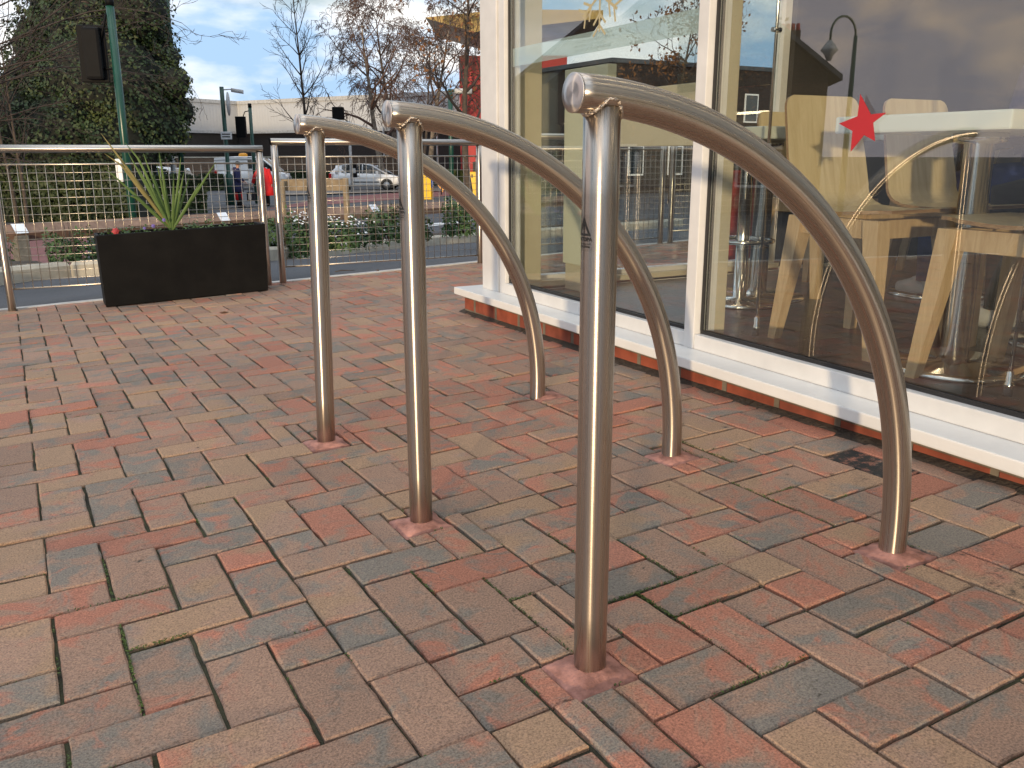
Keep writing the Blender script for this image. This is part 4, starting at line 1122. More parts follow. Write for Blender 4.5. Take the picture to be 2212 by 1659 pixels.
# tall dark column standing by the ivy tree
t, H_ = pole('lamp_column', 'tall dark green lamp column rising behind the ivy covered tree', 'lamp column', 390, 33.0, -90, .10)
t, H_ = pole('pale_post', 'pale grey post at the foot of the ivy covered tree', 'post', 371, 32.0, 284, .09)
for o in t.children: o.data.materials[0] = M['lamp_grey']
# right lamp column with a green light beneath
t, H_ = pole('street_lamp', 'green street lamp column in front of the red building, lit green signal on it', 'street lamp', 975, 41, 195, .11)
b = MB(); b.tube([(0, 0, H_ - .1), CAMR * .25 + Vector((0, 0, H_ - .08))], .05, 8); b.build('arm', M['green_paint'], t)
b = MB(); b.loft([[CAMR * x + FWD * y + Vector((0, 0, H_ + z)) for y, z in ((-w_, -.2), (w_, -.2), (w_ * .7, .02), (-w_ * .7, .02))] for x, w_ in ((.2, .1), (.35, .18), (.85, .16), (1.0, .06))]); b.build('lamp_head', M['lamp_grey'], t, True)
zc = rel(t, 981, 293, 41).z
b = MB(); b.bbox(.08, .42, -.14, .14, -.25, .85, .03, camM(Vector((0, 0, zc)))); b.build('signal_head', M['signal_black'], t)
b = MB(); b.lathe([(.001, -.02), (.085, -.01), (.085, .0)], 16, camM(CAMR * .25 - FWD * .145 + Vector((0, 0, zc))) @ Matrix.Rotation(R(90), 4, 'X')); b.build('green_light', M['greenlamp'], t)
# thin bus stop like pole in front of the hatchback
t, H_ = pole('signal_pole', 'thin grey pole with a black signal head in front of the white hatchback', 'traffic signal', 757, 47, 262, .075)
for o in t.children: o.data.materials[0] = M['lamp_grey']
zc = rel(t, 735, 247, 47).z
b = MB(); b.bbox(-.85, -.25, -.15, .2, -.3, .35, .05, camM(Vector((0, 0, zc)))); b.build('signal_head', M['signal_black'], t)
b = MB(); b.tube([CAMR * -.3 + Vector((0, 0, zc - .2)), Vector((0, 0, H_ - .1))], .03, 6); b.build('bracket', M['signal_black'], t)
zc = rel(t, 757, 372, 47).z
b = MB(); b.bbox(.06, .30, -.1, .1, -.28, .48, .03, camM(Vector((0, 0, zc)))); b.build('push_button_box', M['signal_black'], t)
b = MB(); b.box(.11, .25, -.106, -.101, -.05, .2, camM(Vector((0, 0, zc)))); b.build('panel', M['lamp_grey'], t)
# yellow boards
P = base(920, 39.5)
t = thing('road_sign', 'yellow folding road sign with a blue keep left disc', 'road sign', P)
b = MB(); hh = rel(t, 918, 376, 39.5).z
b.bbox(-.20, .20, -.03, .0, .0, hh, .02, camM(Vector((0, 0, 0))) @ Matrix.Rotation(R(6), 4, 'X')); b.build('front_board', M['yellow'], t)
b = MB(); b.bbox(-.16, .26, .0, .03, .0, hh, .02, camM(FWD * .35) @ Matrix.Rotation(R(-9), 4, 'X')); b.build('rear_board', M['orange'], t)
Md = camM(FWD * -.05 + Vector((0, 0, hh * .64)) + CAMR * -.02) @ Matrix.Rotation(R(6), 4, 'X')
b = MB(); b.lathe([(.001, -.012), (.33, -.012), (.33, .0), (.001, .0)], 28, Md @ Matrix.Rotation(R(90), 4, 'X')); b.build('blue_disc', M['blue'], t)
b = MB()
a = [(.16, .18), (.22, .12), (-.03, -.11), (.05, -.19), (-.18, -.18), (-.17, .05), (-.09, -.05)]
b.prism([Md @ Vector((x, -.002, z)) for x, z in a], -FWD * .006); b.build('white_arrow', M['whitep'], t)
P = base(952, 44)
t = thing('road_sign', 'small orange sign board tipped on its stand', 'road sign', P)
b = MB(); zc = rel(t, 952, 392, 44).z
b.prism([camM(Vector((0, 0, zc))) @ Vector((x, 0, z)) for x, z in ((-.18, .45), (.2, .3), (.2, -.2), (.05, -.55), (-.06, -.35), (-.18, -.22))], FWD * .04); b.build('board', M['orange'], t, True)
b = MB(); b.tube([(0, 0, 0), (0, 0, zc)], .03, 6); b.build('stand', M['trim'], t)
P = base(1019, 41.5)
t = thing('road_sign', 'plain yellow road sign back with rounded top beside the fence post', 'road sign', P)
zt = rel(t, 1019, 371, 41.5).z
b = MB(); b.bbox(-.21, .21, -.03, .03, .05, zt, .06, camM(Vector((0, 0, 0)))); b.build('board', M['yellow'], t)
b = MB(); b.bbox(-.03, .03, -.05, -.031, zt - .28, zt - .12, .008, camM(Vector((0, 0, 0)))); b.build('handle', M['trim'], t)

# ------------------------------------------------------------------ vehicles
def vehicle(name, label, cat, loc, rz, L_, prof, hw, glassz, roof, wheels, wr, paint, extra=None):
    """prof: list of (x, z_low, z_belt) from tail to nose; roof: list of (x, z_top, half width) of the cabin."""
    t = thing(name, label, cat, loc, rz)
    def sect(x, z0, z1, w):
        return [Vector((x, y, z)) for y, z in ((-w * .92, z0), (-w, z0 + (z1 - z0) * .25), (-w, z0 + (z1 - z0) * .72), (-w * .93, z1), (w * .93, z1), (w, z0 + (z1 - z0) * .72), (w, z0 + (z1 - z0) * .25), (w * .92, z0))]
    b = MB(); b.loft([sect(x, z0, z1, hw * k) for x, z0, z1, k in prof]); b.build('body', paint, t, True)
    # cabin: glass house with painted roof and pillars
    b = MB()
    rg = [[Vector((x, -w * .97, zb)), Vector((x, -w * kk, zt)), Vector((x, w * kk, zt)), Vector((x, w * .97, zb))] for x, zb, zt, w, kk in roof]
    b.loft(rg, False); b.build('windows', M['carglass'], t, True)
    b = MB(); o_ = .022
    rr_ = roof[1:-1]
    n = len(rr_)
    b.loft([[Vector((x, -w * kk - o_ - .03, zt - extra.get('skirt', .15))), Vector((x, -w * kk * .96, zt + .015)), Vector((x, 0, zt + .035)), Vector((x, w * kk * .96, zt + .015)), Vector((x, w * kk + o_ + .03, zt - extra.get('skirt', .15))), Vector((x, 0, zt - .02))] for x, zb, zt, w, kk in rr_]); b.build('roof', paint, t, True)
    def pillar(i0, f0, i1, f1, wd):
        for sg in (-1, 1):
            def pt(i, f):
                x, zb, zt, w, kk = roof[i]; return Vector((x, sg * (w * .97 + (w * kk - w * .97) * f) + sg * .012, zb + (zt - zb) * f))
            b = MB(); b.tube([pt(i0, f0), pt(i1, f1)], wd, 6); b.build('pillar', paint, t)
    for a in extra.get('pillars', ()): pillar(*a)
    for i, x in enumerate(wheels):
        for sg in (-1, 1):
            wl = MB(); MM = Matrix.Translation((x, sg * (hw - .09), wr)) @ Matrix.Rotation(R(90), 4, 'X')
            wl.lathe([(wr * .62, -.10), (wr * .9, -.105), (wr, -.07), (wr, .07), (wr * .9, .105), (wr * .62, .10)], 24, MM); wo_ = wl.build('wheel', M['tyre'], t, True)
            r2 = MB(); MM = Matrix.Translation((x, sg * (hw - .005), wr)) @ Matrix.Rotation(R(90), 4, 'X')
            r2.lathe([(.02, -.03), (wr * .6, -.03), (wr * .63, .02), (.02, .03)], 16, MM); r2.build('rim', M['rim'], wo_, True)
            ar = MB()
            nn = 14; vs = []
            for k in range(nn + 1):
                an = PI * k / nn
                for rr2 in (wr * 1.16,): vs.append(Vector((x + rr2 * math.cos(an), sg * (hw + .004), wr + rr2 * math.sin(an))))
            ar.add(vs + [Vector((x + wr * 1.16, sg * (hw + .004), wr * .55)), Vector((x - wr * 1.16, sg * (hw + .004), wr * .55))][::-1], (tuple(range(nn + 3)),)); ar.build('wheel_arch', M['trim'], t)
    for sg in (-1, 1):
        b = MB(); x, z = extra['head']; b.bbox(x - .28, x, sg * hw * .86 - .12 if sg > 0 else -hw * .86 - .02, sg * hw * .86 + .02 if sg > 0 else -hw * .86 + .12, z - .08, z + .09, .03); b.build('headlight', M['clear'], t)
        b = MB(); x, z = extra['tail']; b.bbox(x - .03, x + .14, sg * hw * .9 - .09, sg * hw * .9 + .09, z - .15, z + .15, .03); b.build('tail_light', M['redlamp'], t)
        b = MB(); x, z = extra['mirror']; b.bbox(x - .07, x + .08, sg * (hw + .13) - .1, sg * (hw + .13) + .1, z - .07, z + .08, .03); b.build('mirror', paint, t)
        b = MB(); x0, x1, z = extra['trim']; b.box(x0, x1, sg * hw - .004 if sg > 0 else -hw - .012, sg * hw + .012 if sg > 0 else -hw + .004, z - .03, z + .03); b.build('rubbing_strip', M['trim'], t)
        for x in extra['doors']:
            b = MB(); b.box(x - .006, x + .006, sg * (hw + .003) - .002, sg * (hw + .003) + .002, .32, extra['belt']); b.build('door_gap', M['trim'], t)
        b = MB(); x = extra['handle']; b.bbox(x, x + .16, sg * (hw + .012) - .012, sg * (hw + .012) + .012, extra['belt'] - .14, extra['belt'] - .10, .005); b.build('door_handle', M['trim'], t)
    b = MB(); x = extra['nose']; b.bbox(x - .12, x + .02, -hw * .75, hw * .75, .26, .42, .03); b.build('grille', M['trim'], t)
    return t
ANG = math.atan2(RGT.y, RGT.x)   # vehicle x axis points to the right of the picture
Pc = base(791, 50)
hatch = vehicle('parked_car', 'white three door hatchback in the road behind the mesh fence', 'car', Pc, ANG + R(-3), 4.0,
    [(-2.0, .42, .62, .80), (-1.93, .30, .95, .92), (-1.5, .24, .98, 1.0), (-.6, .22, .96, 1.0), (.6, .22, .93, 1.0), (1.25, .24, .90, .99), (1.75, .28, .78, .93), (2.0, .36, .60, .80)], .86, .95,
    [(-1.95, .93, .97, .80, .9), (-1.55, .94, 1.36, .80, .72), (-1.0, .94, 1.44, .82, .74), (-.1, .93, 1.46, .82, .75), (.45, .92, 1.36, .82, .74), (1.32, .90, .92, .80, .92)],
    (-1.25, 1.27), .31, M['carwhite'],
    dict(pillars=((1, .0, 1, 1, .10), (2, .0, 1, .9, .05), (4, 1, 5, 0, .045), (3, 0, 3, 1, .025)), head=(1.90, .70), tail=(-1.97, .80), mirror=(.78, 1.0), trim=(-.75, .85, .48), doors=(-.55, .95), handle=-.42, belt=.93, nose=1.99))
b = MB()
for sg in (-1, 1):
    b = MB(); b.loft([[Vector((x, sg * (w + .02), zb - .02)), Vector((x, sg * (w2_ + .02), zt)), Vector((x, sg * (w2_ - .04), zt)), Vector((x, sg * (w - .04), zb - .02))] for x, w, zb, w2_, zt in ((-1.95, .77, .93, .70, 1.0), (-1.55, .78, .93, .58, 1.34), (-1.28, .785, .93, .59, 1.38))], False); b.build('quarter_panel', M['carwhite'], hatch, True)
Pv = base(545, 52.5)
van = vehicle('parked_van', 'small white van with an orange beacon on its roof', 'van', Pv, ANG + R(2), 4.2,
    [(-2.1, .40, 1.10, .90), (-2.06, .30, 1.16, .97), (-1.2, .24, 1.16, 1.0), (.4, .24, 1.12, 1.0), (1.1, .24, 1.08, .99), (1.75, .28, .96, .94), (2.1, .36, .70, .82)], .84, 1.1,
    [(-2.08, 1.13, 1.2, .82, .95), (-2.03, 1.13, 1.80, .82, .93), (-1.0, 1.13, 1.86, .83, .93), (.2, 1.11, 1.85, .83, .9), (.75, 1.09, 1.74, .82, .85), (1.62, 1.02, 1.04, .80, .95)],
    (-1.3, 1.35), .31, M['carwhite'],
    dict(pillars=((4, 1, 5, 0, .05), (3, 0, 3, 1, .07)), head=(2.0, .80), tail=(-2.05, .95), mirror=(.95, 1.18), trim=(-.8, .9, .55), doors=(-.1, .98), handle=.02, belt=1.10, nose=2.08))
b = MB()
for sg in (-1, 1):
    b.loft([[Vector((x, sg * (w * .97 + .012), zb - .02)), Vector((x, sg * (w * kk + .014), zt - .02)), Vector((x, sg * (w * kk - .03), zt - .02)), Vector((x, sg * (w * .97 - .03), zb - .02))] for x, zb, zt, w, kk in ((-2.06, 1.13, 1.80, .82, .93), (-1.0, 1.13, 1.86, .83, .93), (-.12, 1.12, 1.855, .83, .905))], False)
b.build('side_panel', M['carwhite'], van, True)
b = MB(); b.lathe([(.16, 1.88), (.17, 1.93), (.15, 2.04), (.10, 2.08), (.001, 2.09)], 16, Matrix.Translation((-.55, 0, 0)) @ Matrix.Scale(1.6, 4, (1, 0, 0))); b.build('beacon', M['orange'], van)
Pb = base(322, 40)
v3 = vehicle('parked_car', 'pale car roof showing behind the spiky plant', 'car', Pb, ANG + R(160), 4.0,
    [(-2.0, .42, .62, .80), (-1.93, .30, .95, .92), (-1.5, .24, .98, 1.0), (.6, .22, .93, 1.0), (1.25, .24, .90, .99), (2.0, .36, .60, .80)], .86, .95,
    [(-1.95, .93, .97, .80, .9), (-1.55, .94, 1.36, .80, .72), (-.1, .93, 1.46, .82, .75), (.45, .92, 1.36, .82, .74), (1.32, .90, .92, .80, .92)],
    (-1.25, 1.27), .31, M['carwhite'],
    dict(pillars=((1, .0, 1, 1, .10), (3, 1, 4, 0, .045)), head=(1.90, .70), tail=(-1.97, .80), mirror=(.78, 1.0), trim=(-.75, .85, .48), doors=(-.55, .95), handle=-.42, belt=.93, nose=1.99))
M['carred'] = mat('car_red', (0.35, 0.02, 0.02), 0.25, 0, 0.02, coat=0.6)
v4 = vehicle('parked_car', 'dark red car behind the fence between the spiky plant and the van', 'car', base(438, 60), ANG + R(178), 4.0,
    [(-2.0, .42, .62, .80), (-1.93, .30, .95, .92), (-1.5, .24, .98, 1.0), (.6, .22, .93, 1.0), (1.25, .24, .90, .99), (2.0, .36, .60, .80)], .86, .95,
    [(-1.95, .93, .97, .80, .9), (-1.55, .94, 1.36, .80, .72), (-.1, .93, 1.46, .82, .75), (.45, .92, 1.36, .82, .74), (1.32, .90, .92, .80, .92)],
    (-1.25, 1.27), .31, M['carred'],
    dict(pillars=((1, .0, 1, 1, .10), (3, 1, 4, 0, .045)), head=(1.90, .70), tail=(-1.97, .80), mirror=(.78, 1.0), trim=(-.75, .85, .48), doors=(-.55, .95), handle=-.42, belt=.93, nose=1.99))

# ------------------------------------------------------------------ people
def skin_obj(name, joints, bones, m, parent, sub=1):
    names = list(joints); ix = {k: i for i, k in enumerate(names)}
    me = bpy.data.meshes.new(name); me.from_pydata([joints[k][0] for k in names], [(ix[a], ix[c]) for a, c in bones], [])
    o = bpy.data.objects.new(name, me); col.objects.link(o)
    sm = o.modifiers.new('s', 'SKIN'); sm.use_smooth_shade = True
    for i, k in enumerate(names):
        r = joints[k][1]; r = r if isinstance(r, tuple) else (r, r)
        me.skin_vertices[0].data[i].radius = r
        me.skin_vertices[0].data[i].use_root = (i == 0)
    if sub: ss = o.modifiers.new('b', 'SUBSURF'); ss.levels = sub; ss.render_levels = sub
    dg = bpy.context.evaluated_depsgraph_get(); nm = bpy.data.meshes.new_from_object(o.evaluated_get(dg))
    bpy.data.objects.remove(o); bpy.data.meshes.remove(me)
    nm.name = name; nm.materials.clear(); nm.materials.append(m)
    for p in nm.polygons: p.use_smooth = True
    q = bpy.data.objects.new(name, nm); col.objects.link(q); q.parent = parent
    return q
def hand(J, B, wrist, tag_, d, side, thumb):
    # palm with five fingers of different length, slightly curled
    w_ = Vector(J[wrist][0]); d = Vector(d).normalized(); side = Vector(side).normalized(); dn = d.cross(side)
    J[tag_ + 'p'] = (w_ + d * .06, (.036, .018)); B.append((wrist, tag_ + 'p'))
    for k, (o_, l) in enumerate(((-.030, .055), (-.010, .072), (.010, .078), (.030, .070))):
        a = w_ + d * .10 + side * o_; J[f'{tag_}{k}a'] = (a, .0095); J[f'{tag_}{k}b'] = (a + d * l * .6 + dn * .012, .0085); J[f'{tag_}{k}c'] = (a + d * l + dn * .035, .007)
        B += [(tag_ + 'p', f'{tag_}{k}a'), (f'{tag_}{k}a', f'{tag_}{k}b'), (f'{tag_}{k}b', f'{tag_}{k}c')]
    a = w_ + d * .045 + side * thumb * .04; J[tag_ + 't'] = (a, .011); J[tag_ + 'u'] = (a + d * .045 + side * thumb * .012, .009)
    B += [(tag_ + 'p', tag_ + 't'), (tag_ + 't', tag_ + 'u')]
def person(label, loc, rz, pose, parts):
    t = thing('person', label, 'person', loc, rz)
    J = {'pel': ((0, 0, pose['hip']), (.14, .10)), 'wst': (Vector(pose['waist']), (.125, .09)), 'chs': (Vector(pose['chest']), (.16, .105)), 'nck': (Vector(pose['neck']), .052)}
    B = [('pel', 'wst'), ('wst', 'chs'), ('chs', 'nck')]
    n = Vector(pose['neck']); f = Vector(pose.get('look', (0, 1, 0)))
    J['jaw'] = (n + f * .035 + Vector((0, 0, .085)), (.058, .068)); J['hd'] = (n + f * .03 + Vector((0, 0, .155)), (.072, .090)); J['crn'] = (n + f * .015 + Vector((0, 0, .205)), (.055, .068))
    B += [('nck', 'jaw'), ('jaw', 'hd'), ('hd', 'crn')]
    for s, nm in ((-1, 'L'), (1, 'R')):
        a = pose['arm' + nm]; l = pose['leg' + nm]
        J['sh' + nm] = (Vector(a[0]), .058); J['el' + nm] = (Vector(a[1]), .043); J['wr' + nm] = (Vector(a[2]), .029)
        B += [('chs', 'sh' + nm), ('sh' + nm, 'el' + nm), ('el' + nm, 'wr' + nm)]
        hand(J, B, 'wr' + nm, 'h' + nm, Vector(a[2]) - Vector(a[1]), (0, 1, 0) if abs((Vector(a[2]) - Vector(a[1])).normalized().y) < .8 else (1, 0, 0), -s if abs((Vector(a[2]) - Vector(a[1])).normalized().y) >= .8 else 1)
        J['hp' + nm] = (Vector(l[0]), .085); J['kn' + nm] = (Vector(l[1]), .060); J['an' + nm] = (Vector(l[2]), .043); J['to' + nm] = (Vector(l[2]) + Vector(pose.get('toe', (0, .15, -.045))), (.038, .028))
        B += [('pel', 'hp' + nm), ('hp' + nm, 'kn' + nm), ('kn' + nm, 'an' + nm), ('an' + nm, 'to' + nm)]
    skin_obj('body', J, B, M['skin'], t)
    # face: nose, eyes, ears
    b = MB(); h = n + f * .03 + Vector((0, 0, .14)); sd_ = Vector((-f.y, f.x, 0))
    b.loft([[h + f * .088 + sd_ * x + Vector((0, 0, z)) for x, z in ((-.012, -.02), (.012, -.02), (0, .03))], [h + f * .112 + sd_ * x + Vector((0, 0, z)) for x, z in ((-.008, -.02), (.008, -.02), (0, -.012))]])
    for s in (-1, 1): b.lathe([(.001, -.012), (.022, -.006), (.026, .006), (.012, .012)], 8, Matrix.Translation(h + sd_ * s * .078 + f * -.005) @ Matrix.Rotation(R(90), 4, 'Y') if abs(f.y) > .5 else Matrix.Translation(h + sd_ * s * .078))
    b.build('nose_and_ears', M['skin'], t, True)
    b = MB()
    for s in (-1, 1): b.lathe([(.001, -.006), (.010, 0), (.001, .006)], 8, Matrix.Translation(h + f * .086 + sd_ * s * .031 + Vector((0, 0, .03))))
    b.loft([[h + f * .083 + sd_ * x + Vector((0, 0, z)) for x, z in ((-.025, -.052), (.025, -.052), (.02, -.047), (-.02, -.047))], [h + f * .088 + sd_ * x + Vector((0, 0, z)) for x, z in ((-.022, -.052), (.022, -.052), (.018, -.047), (-.018, -.047))]], False)
    b.build('eyes_and_mouth', M['black'], t)
    return t, J
def sleeves(t, pose, m, r0=.075, r1=.055, frac=.95, name='sleeve'):
    for nm in 'LR':
        a = pose['arm' + nm]; w_ = Vector(a[1]).lerp(Vector(a[2]), frac)
        b = MB(); b.tube([Vector(a[0]) + (Vector(a[0]) - Vector(a[1])).normalized() * .03, Vector(a[0]).lerp(Vector(a[1]), .4), a[1], w_], [r0, r0 * .95, (r0 + r1) / 2, r1], 12); b.build(name, m, t)
def legs(t, pose, m, r0=.10, r1=.07, frac=1.0, name='trouser_leg'):
    for nm in 'LR':
        l = pose['leg' + nm]; e = Vector(l[1]).lerp(Vector(l[2]), frac)
        b = MB(); b.tube([Vector(l[0]) + (Vector(l[0]) - Vector(l[1])).normalized() * .06, Vector(l[0]).lerp(Vector(l[1]), .5), l[1], e], [r0, r0 * .95, (r0 + r1) / 2, r1], 14); b.build(name, m, t)
def shoes(t, pose, m, h=.12):
    for nm in 'LR':
        a = Vector(pose['leg' + nm][2]); d = Vector(pose.get('toe', (0, .15, -.045)))
        b = MB(); b.tube([a + Vector((0, 0, h)), a, a + Vector((0, 0, -.04))], [.055, .055, .05], 10); b.tube([a + Vector((0, -.03, -.045)), a + d * .5 + Vector((0, 0, -.015)), a + d * 1.15], [.045, .05, .03], 10); b.build('shoe', m, t)
def coat(t, rings, m, name='coat'):
    b = MB(); n = 20
    b.loft([[Vector((cx + rx * math.cos(2 * PI * k / n), cy + ry * math.sin(2 * PI * k / n), z)) for k in range(n)] for cx, cy, z, rx, ry in rings]); b.build(name, m, t, True)
STAND = dict(hip=.92, waist=(0, 0, 1.12), chest=(0, .0, 1.33), neck=(0, .03, 1.46), armL=((-.18, 0, 1.38), (-.23, .02, 1.10), (-.20, .20, .98)), armR=((.18, 0, 1.38), (.23, .02, 1.10), (.20, .22, .98)),
             legL=((-.09, 0, .88), (-.10, .03, .48), (-.10, -.06, .085)), legR=((.09, 0, .88), (.10, .06, .48), (.10, .10, .085)))
P1 = base(508, 34.0)
RZP = ANG - PI / 2
t, J = person('person in a dark blue hooded coat, red skirt and dark cap, walking right', P1, RZP, STAND, None)
coat(t, [(0, -.01, .58, .235, .22), (0, 0, .80, .215, .20), (0, 0, 1.05, .185, .155), (0, 0, 1.28, .20, .15), (0, 0, 1.40, .17, .12), (0, .02, 1.48, .085, .085)], M['navy'])
coat(t, [(0, -.06, 1.40, .14, .10), (0, -.07, 1.47, .13, .11), (0, -.05, 1.52, .08, .06)], M['navy'], 'hood')
sleeves(t, STAND, M['navy']); legs(t, STAND, M['blackcloth'], .085, .06); shoes(t, STAND, M['blackcloth'], .25)
coat(t, [(0, .01, .27, .15, .16), (0, 0, .45, .17, .16), (0, 0, .62, .17, .15)], M['redcoat'], 'skirt')
b = MB(); h = Vector(STAND['neck']) + Vector((0, .03, .155)); b.lathe([(.105, .0), (.108, .045), (.085, .10), (.03, .125), (.001, .128)], 16, Matrix.Translation(h)); b.bbox(-.07, .07, .06, .19, -.005, .012, .008, Matrix.Translation(h)); b.build('cap', M['blackcloth'], t)
P2 = base(566, 34.6)
ST2 = dict(STAND); ST2.update(armL=((-.18, 0, 1.40), (-.26, -.02, 1.12), (-.30, .03, .84)), armR=((.18, 0, 1.40), (.36, .0, 1.14), (.44, .02, .88)), look=(0, 1, 0))
t, J = person('person in a long bright red coat behind the fence post', P2, ANG + PI, ST2, None)
coat(t, [(-.06, 0, .42, .37, .25), (-.04, 0, .7, .32, .22), (0, 0, 1.02, .24, .17), (0, 0, 1.28, .23, .15), (0, 0, 1.41, .19, .12), (0, .02, 1.49, .085, .085)], M['redcoat'])
sleeves(t, ST2, M['redcoat'], .085, .07); legs(t, ST2, M['blackcloth']); shoes(t, ST2, M['blackcloth'], .2)
b = MB(); h = Vector(ST2['neck']) + Vector((0, .01, .14)); b.lathe([(.085, -.10), (.105, .0), (.10, .06), (.06, .105), (.001, .115)], 16, Matrix.Translation(h + Vector((0, -.025, 0)))); b.build('hair', M['hair'], t)
# bag held low beside the red coat
bgp = base(536, 34.3); bg_ = thing('shopping_bag', 'small black and cream bag hanging beside the red coat', 'bag', bgp, RZP)
b = MB(); b.bbox(-.10, .10, -.16, .16, .22, .56, .03); b.build('bag_body', M['blackcloth'], bg_)
b = MB(); b.bbox(.101, .112, -.09, .03, .26, .5, .01); b.build('cream_panel', M['bagpale'], bg_)
b = MB(); b.tube([(0, -.08, .55), (0, -.07, .72), (0, .07, .72), (0, .08, .55)], .012, 6); b.build('handle', M['blackcloth'], bg_)
P3 = base(826, 56); t, J = person('person in grey top standing beyond the white hatchback', P3, RZP, STAND, None)
M['greycloth'] = mat('grey_cloth', (0.05, 0.05, 0.055), 0.85)
coat(t, [(0, 0, .75, .2, .15), (0, 0, 1.05, .18, .14), (0, 0, 1.30, .2, .14), (0, 0, 1.41, .17, .11), (0, .02, 1.48, .08, .08)], M['greycloth']); sleeves(t, STAND, M['greycloth']); legs(t, STAND, M['blackcloth']); shoes(t, STAND, M['blackcloth'])
b = MB(); h = Vector(STAND['neck']) + Vector((0, .0, .15)); b.lathe([(.085, -.08), (.10, .0), (.095, .06), (.05, .10), (.001, .11)], 14, Matrix.Translation(h)); b.build('hair', M['hair'], t)

# ------------------------------------------------------------------ far buildings
def cladmat(name, c):
    m, t, b = newmat(name); b.inputs['Roughness'].default_value = 0.45; b.inputs['Metallic'].default_value = 0.2
    tcx = nd(t, 'ShaderNodeTexCoord'); sp = nd(t, 'ShaderNodeSeparateXYZ'); t.links.new(tcx.outputs['Object'], sp.inputs[0])
    n = nd(t, 'ShaderNodeTexNoise', Scale=0.4, Detail=4.0); t.links.new(tcx.outputs['Object'], n.inputs['Vector'])
    r = nd(t, 'ShaderNodeValToRGB'); r.color_ramp.elements[0].color = (*(x * .85 for x in c), 1); r.color_ramp.elements[1].color = (*(min(1, x * 1.1) for x in c), 1)
    t.links.new(n.outputs['Fac'], r.inputs['Fac']); t.links.new(r.outputs['Color'], b.inputs['Base Color']); return m
M['clad'] = cladmat('grey_cladding', (0.52, 0.53, 0.54))
M['darkbrick'] = brickmat('dark_brick', (0.036, 0.022, 0.018), (0.028, 0.018, 0.015), (0.03, 0.026, 0.023), 'XZ')  # dark brick, its tone lowered further for shade under the warehouse cladding
wh = thing('warehouse', 'long grey clad warehouse with dark brick base across the road', 'warehouse', base(512, 74))
WO = wh.location
C0 = atD(512, 226, 74); zt = C0.z - WO.z; zb = atD(512, 283, 74).z - WO.z
Lp = atD(300, 222, 66); Rp = atD(1000, 205, 62)
def wall_run(a, c, n, name, z0, z1, m, off=0.0, rib=0.0):
    b = MB(); d = (c - a); d.z = 0; Lr = d.length; d.normalize(); q = Vector((d.y, -d.x, 0))
    if q.dot(CAMP - a) < 0: q = -q
    k = int(Lr / n)
    for i in range(k):
        p = a + d * (Lr * i / k) - WO; p.z = 0; e = a + d * (Lr * (i + 1) / k) - WO; e.z = 0
        if rib:
            m1 = p.lerp(e, .38); m2 = p.lerp(e, .5); m3 = p.lerp(e, .88)
            for s_, t_, o0, o1 in ((p, m1, off + rib, off + rib), (m1, m2, off + rib, off), (m2, m3, off, off), (m3, e, off, off + rib)):
                b.add([s_ + q * o0 + Vector((0, 0, z0)), t_ + q * o1 + Vector((0, 0, z0)), t_ + q * o1 + Vector((0, 0, z1)), s_ + q * o0 + Vector((0, 0, z1))], ((0, 1, 2, 3),))
        else: b.add([p + q * off + Vector((0, 0, z0)), e + q * off + Vector((0, 0, z0)), e + q * off + Vector((0, 0, z1)), p + q * off + Vector((0, 0, z1))], ((0, 1, 2, 3),))
    return b.build(name, m, wh)
C0f = Vector((C0.x, C0.y, 0)); Lf = Vector((Lp.x, Lp.y, 0)); Rf = Vector((Rp.x, Rp.y, 0))
wall_run(C0f, Lf, .33, 'cladding', zb, zt, M['clad'], 0, .008); wall_run(C0f, Rf, .33, 'cladding', zb, zt, M['clad'], 0, .008)
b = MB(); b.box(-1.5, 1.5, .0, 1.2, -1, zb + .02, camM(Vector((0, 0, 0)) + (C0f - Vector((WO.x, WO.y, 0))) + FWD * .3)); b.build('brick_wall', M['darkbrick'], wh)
wall_run(C0f, Lf, 3, 'brick_wall', -1, zb, M['interior_dark'], -.15); wall_run(C0f, Rf, 3, 'brick_wall', -1, zb, M['darkbrick'], -.15)  # both runs near black, the overhang's shade put into their colour
for a, c in ((C0f, Lf), (C0f, Rf)):
    d = (c - a).normalized(); q = Vector((d.y, -d.x, 0)); q = q if q.dot(-a) > 0 else -q
    b = MB(); b.loft([[p - WO + q * o_ + Vector((0, 0, WO.z * 0 + z)) for o_, z in ((-.1, zt), (.12, zt), (.12, zt + .28), (-.1, zt + .28))] for p in (Vector((a.x, a.y, WO.z)), Vector((c.x, c.y, WO.z)))], False); b.build('parapet_cap', M['lamp_grey'], wh, True)
    b = MB(); b.loft([[p - WO + q * o_ + Vector((0, 0, z)) for o_, z in ((-.1, zb - .22), (.10, zb - .22), (.10, zb), (-.1, zb))] for p in (Vector((a.x, a.y, WO.z)), Vector((c.x, c.y, WO.z)))], False); b.build('gutter', M['lamp_grey'], wh, True)
b = MB()
for u in (688, 830, 945):
    P = atD(u, 332, 66 - (u - 688) * .012); b.tube([(P.x - WO.x, P.y - WO.y, -.5), (P.x - WO.x, P.y - WO.y, zb)], .06, 6)
b.build('downpipe', M['lamp_grey'], wh)
b = MB(); pts = [C0f - WO, Lf - WO, Lf - WO + FWD * 30, Rf - WO + FWD * 30, Rf - WO]
b.add([Vector((p.x, p.y, zt - .1)) for p in pts], ((0, 1, 2, 3, 4),)); b.build('roof', M['lamp_grey'], wh)
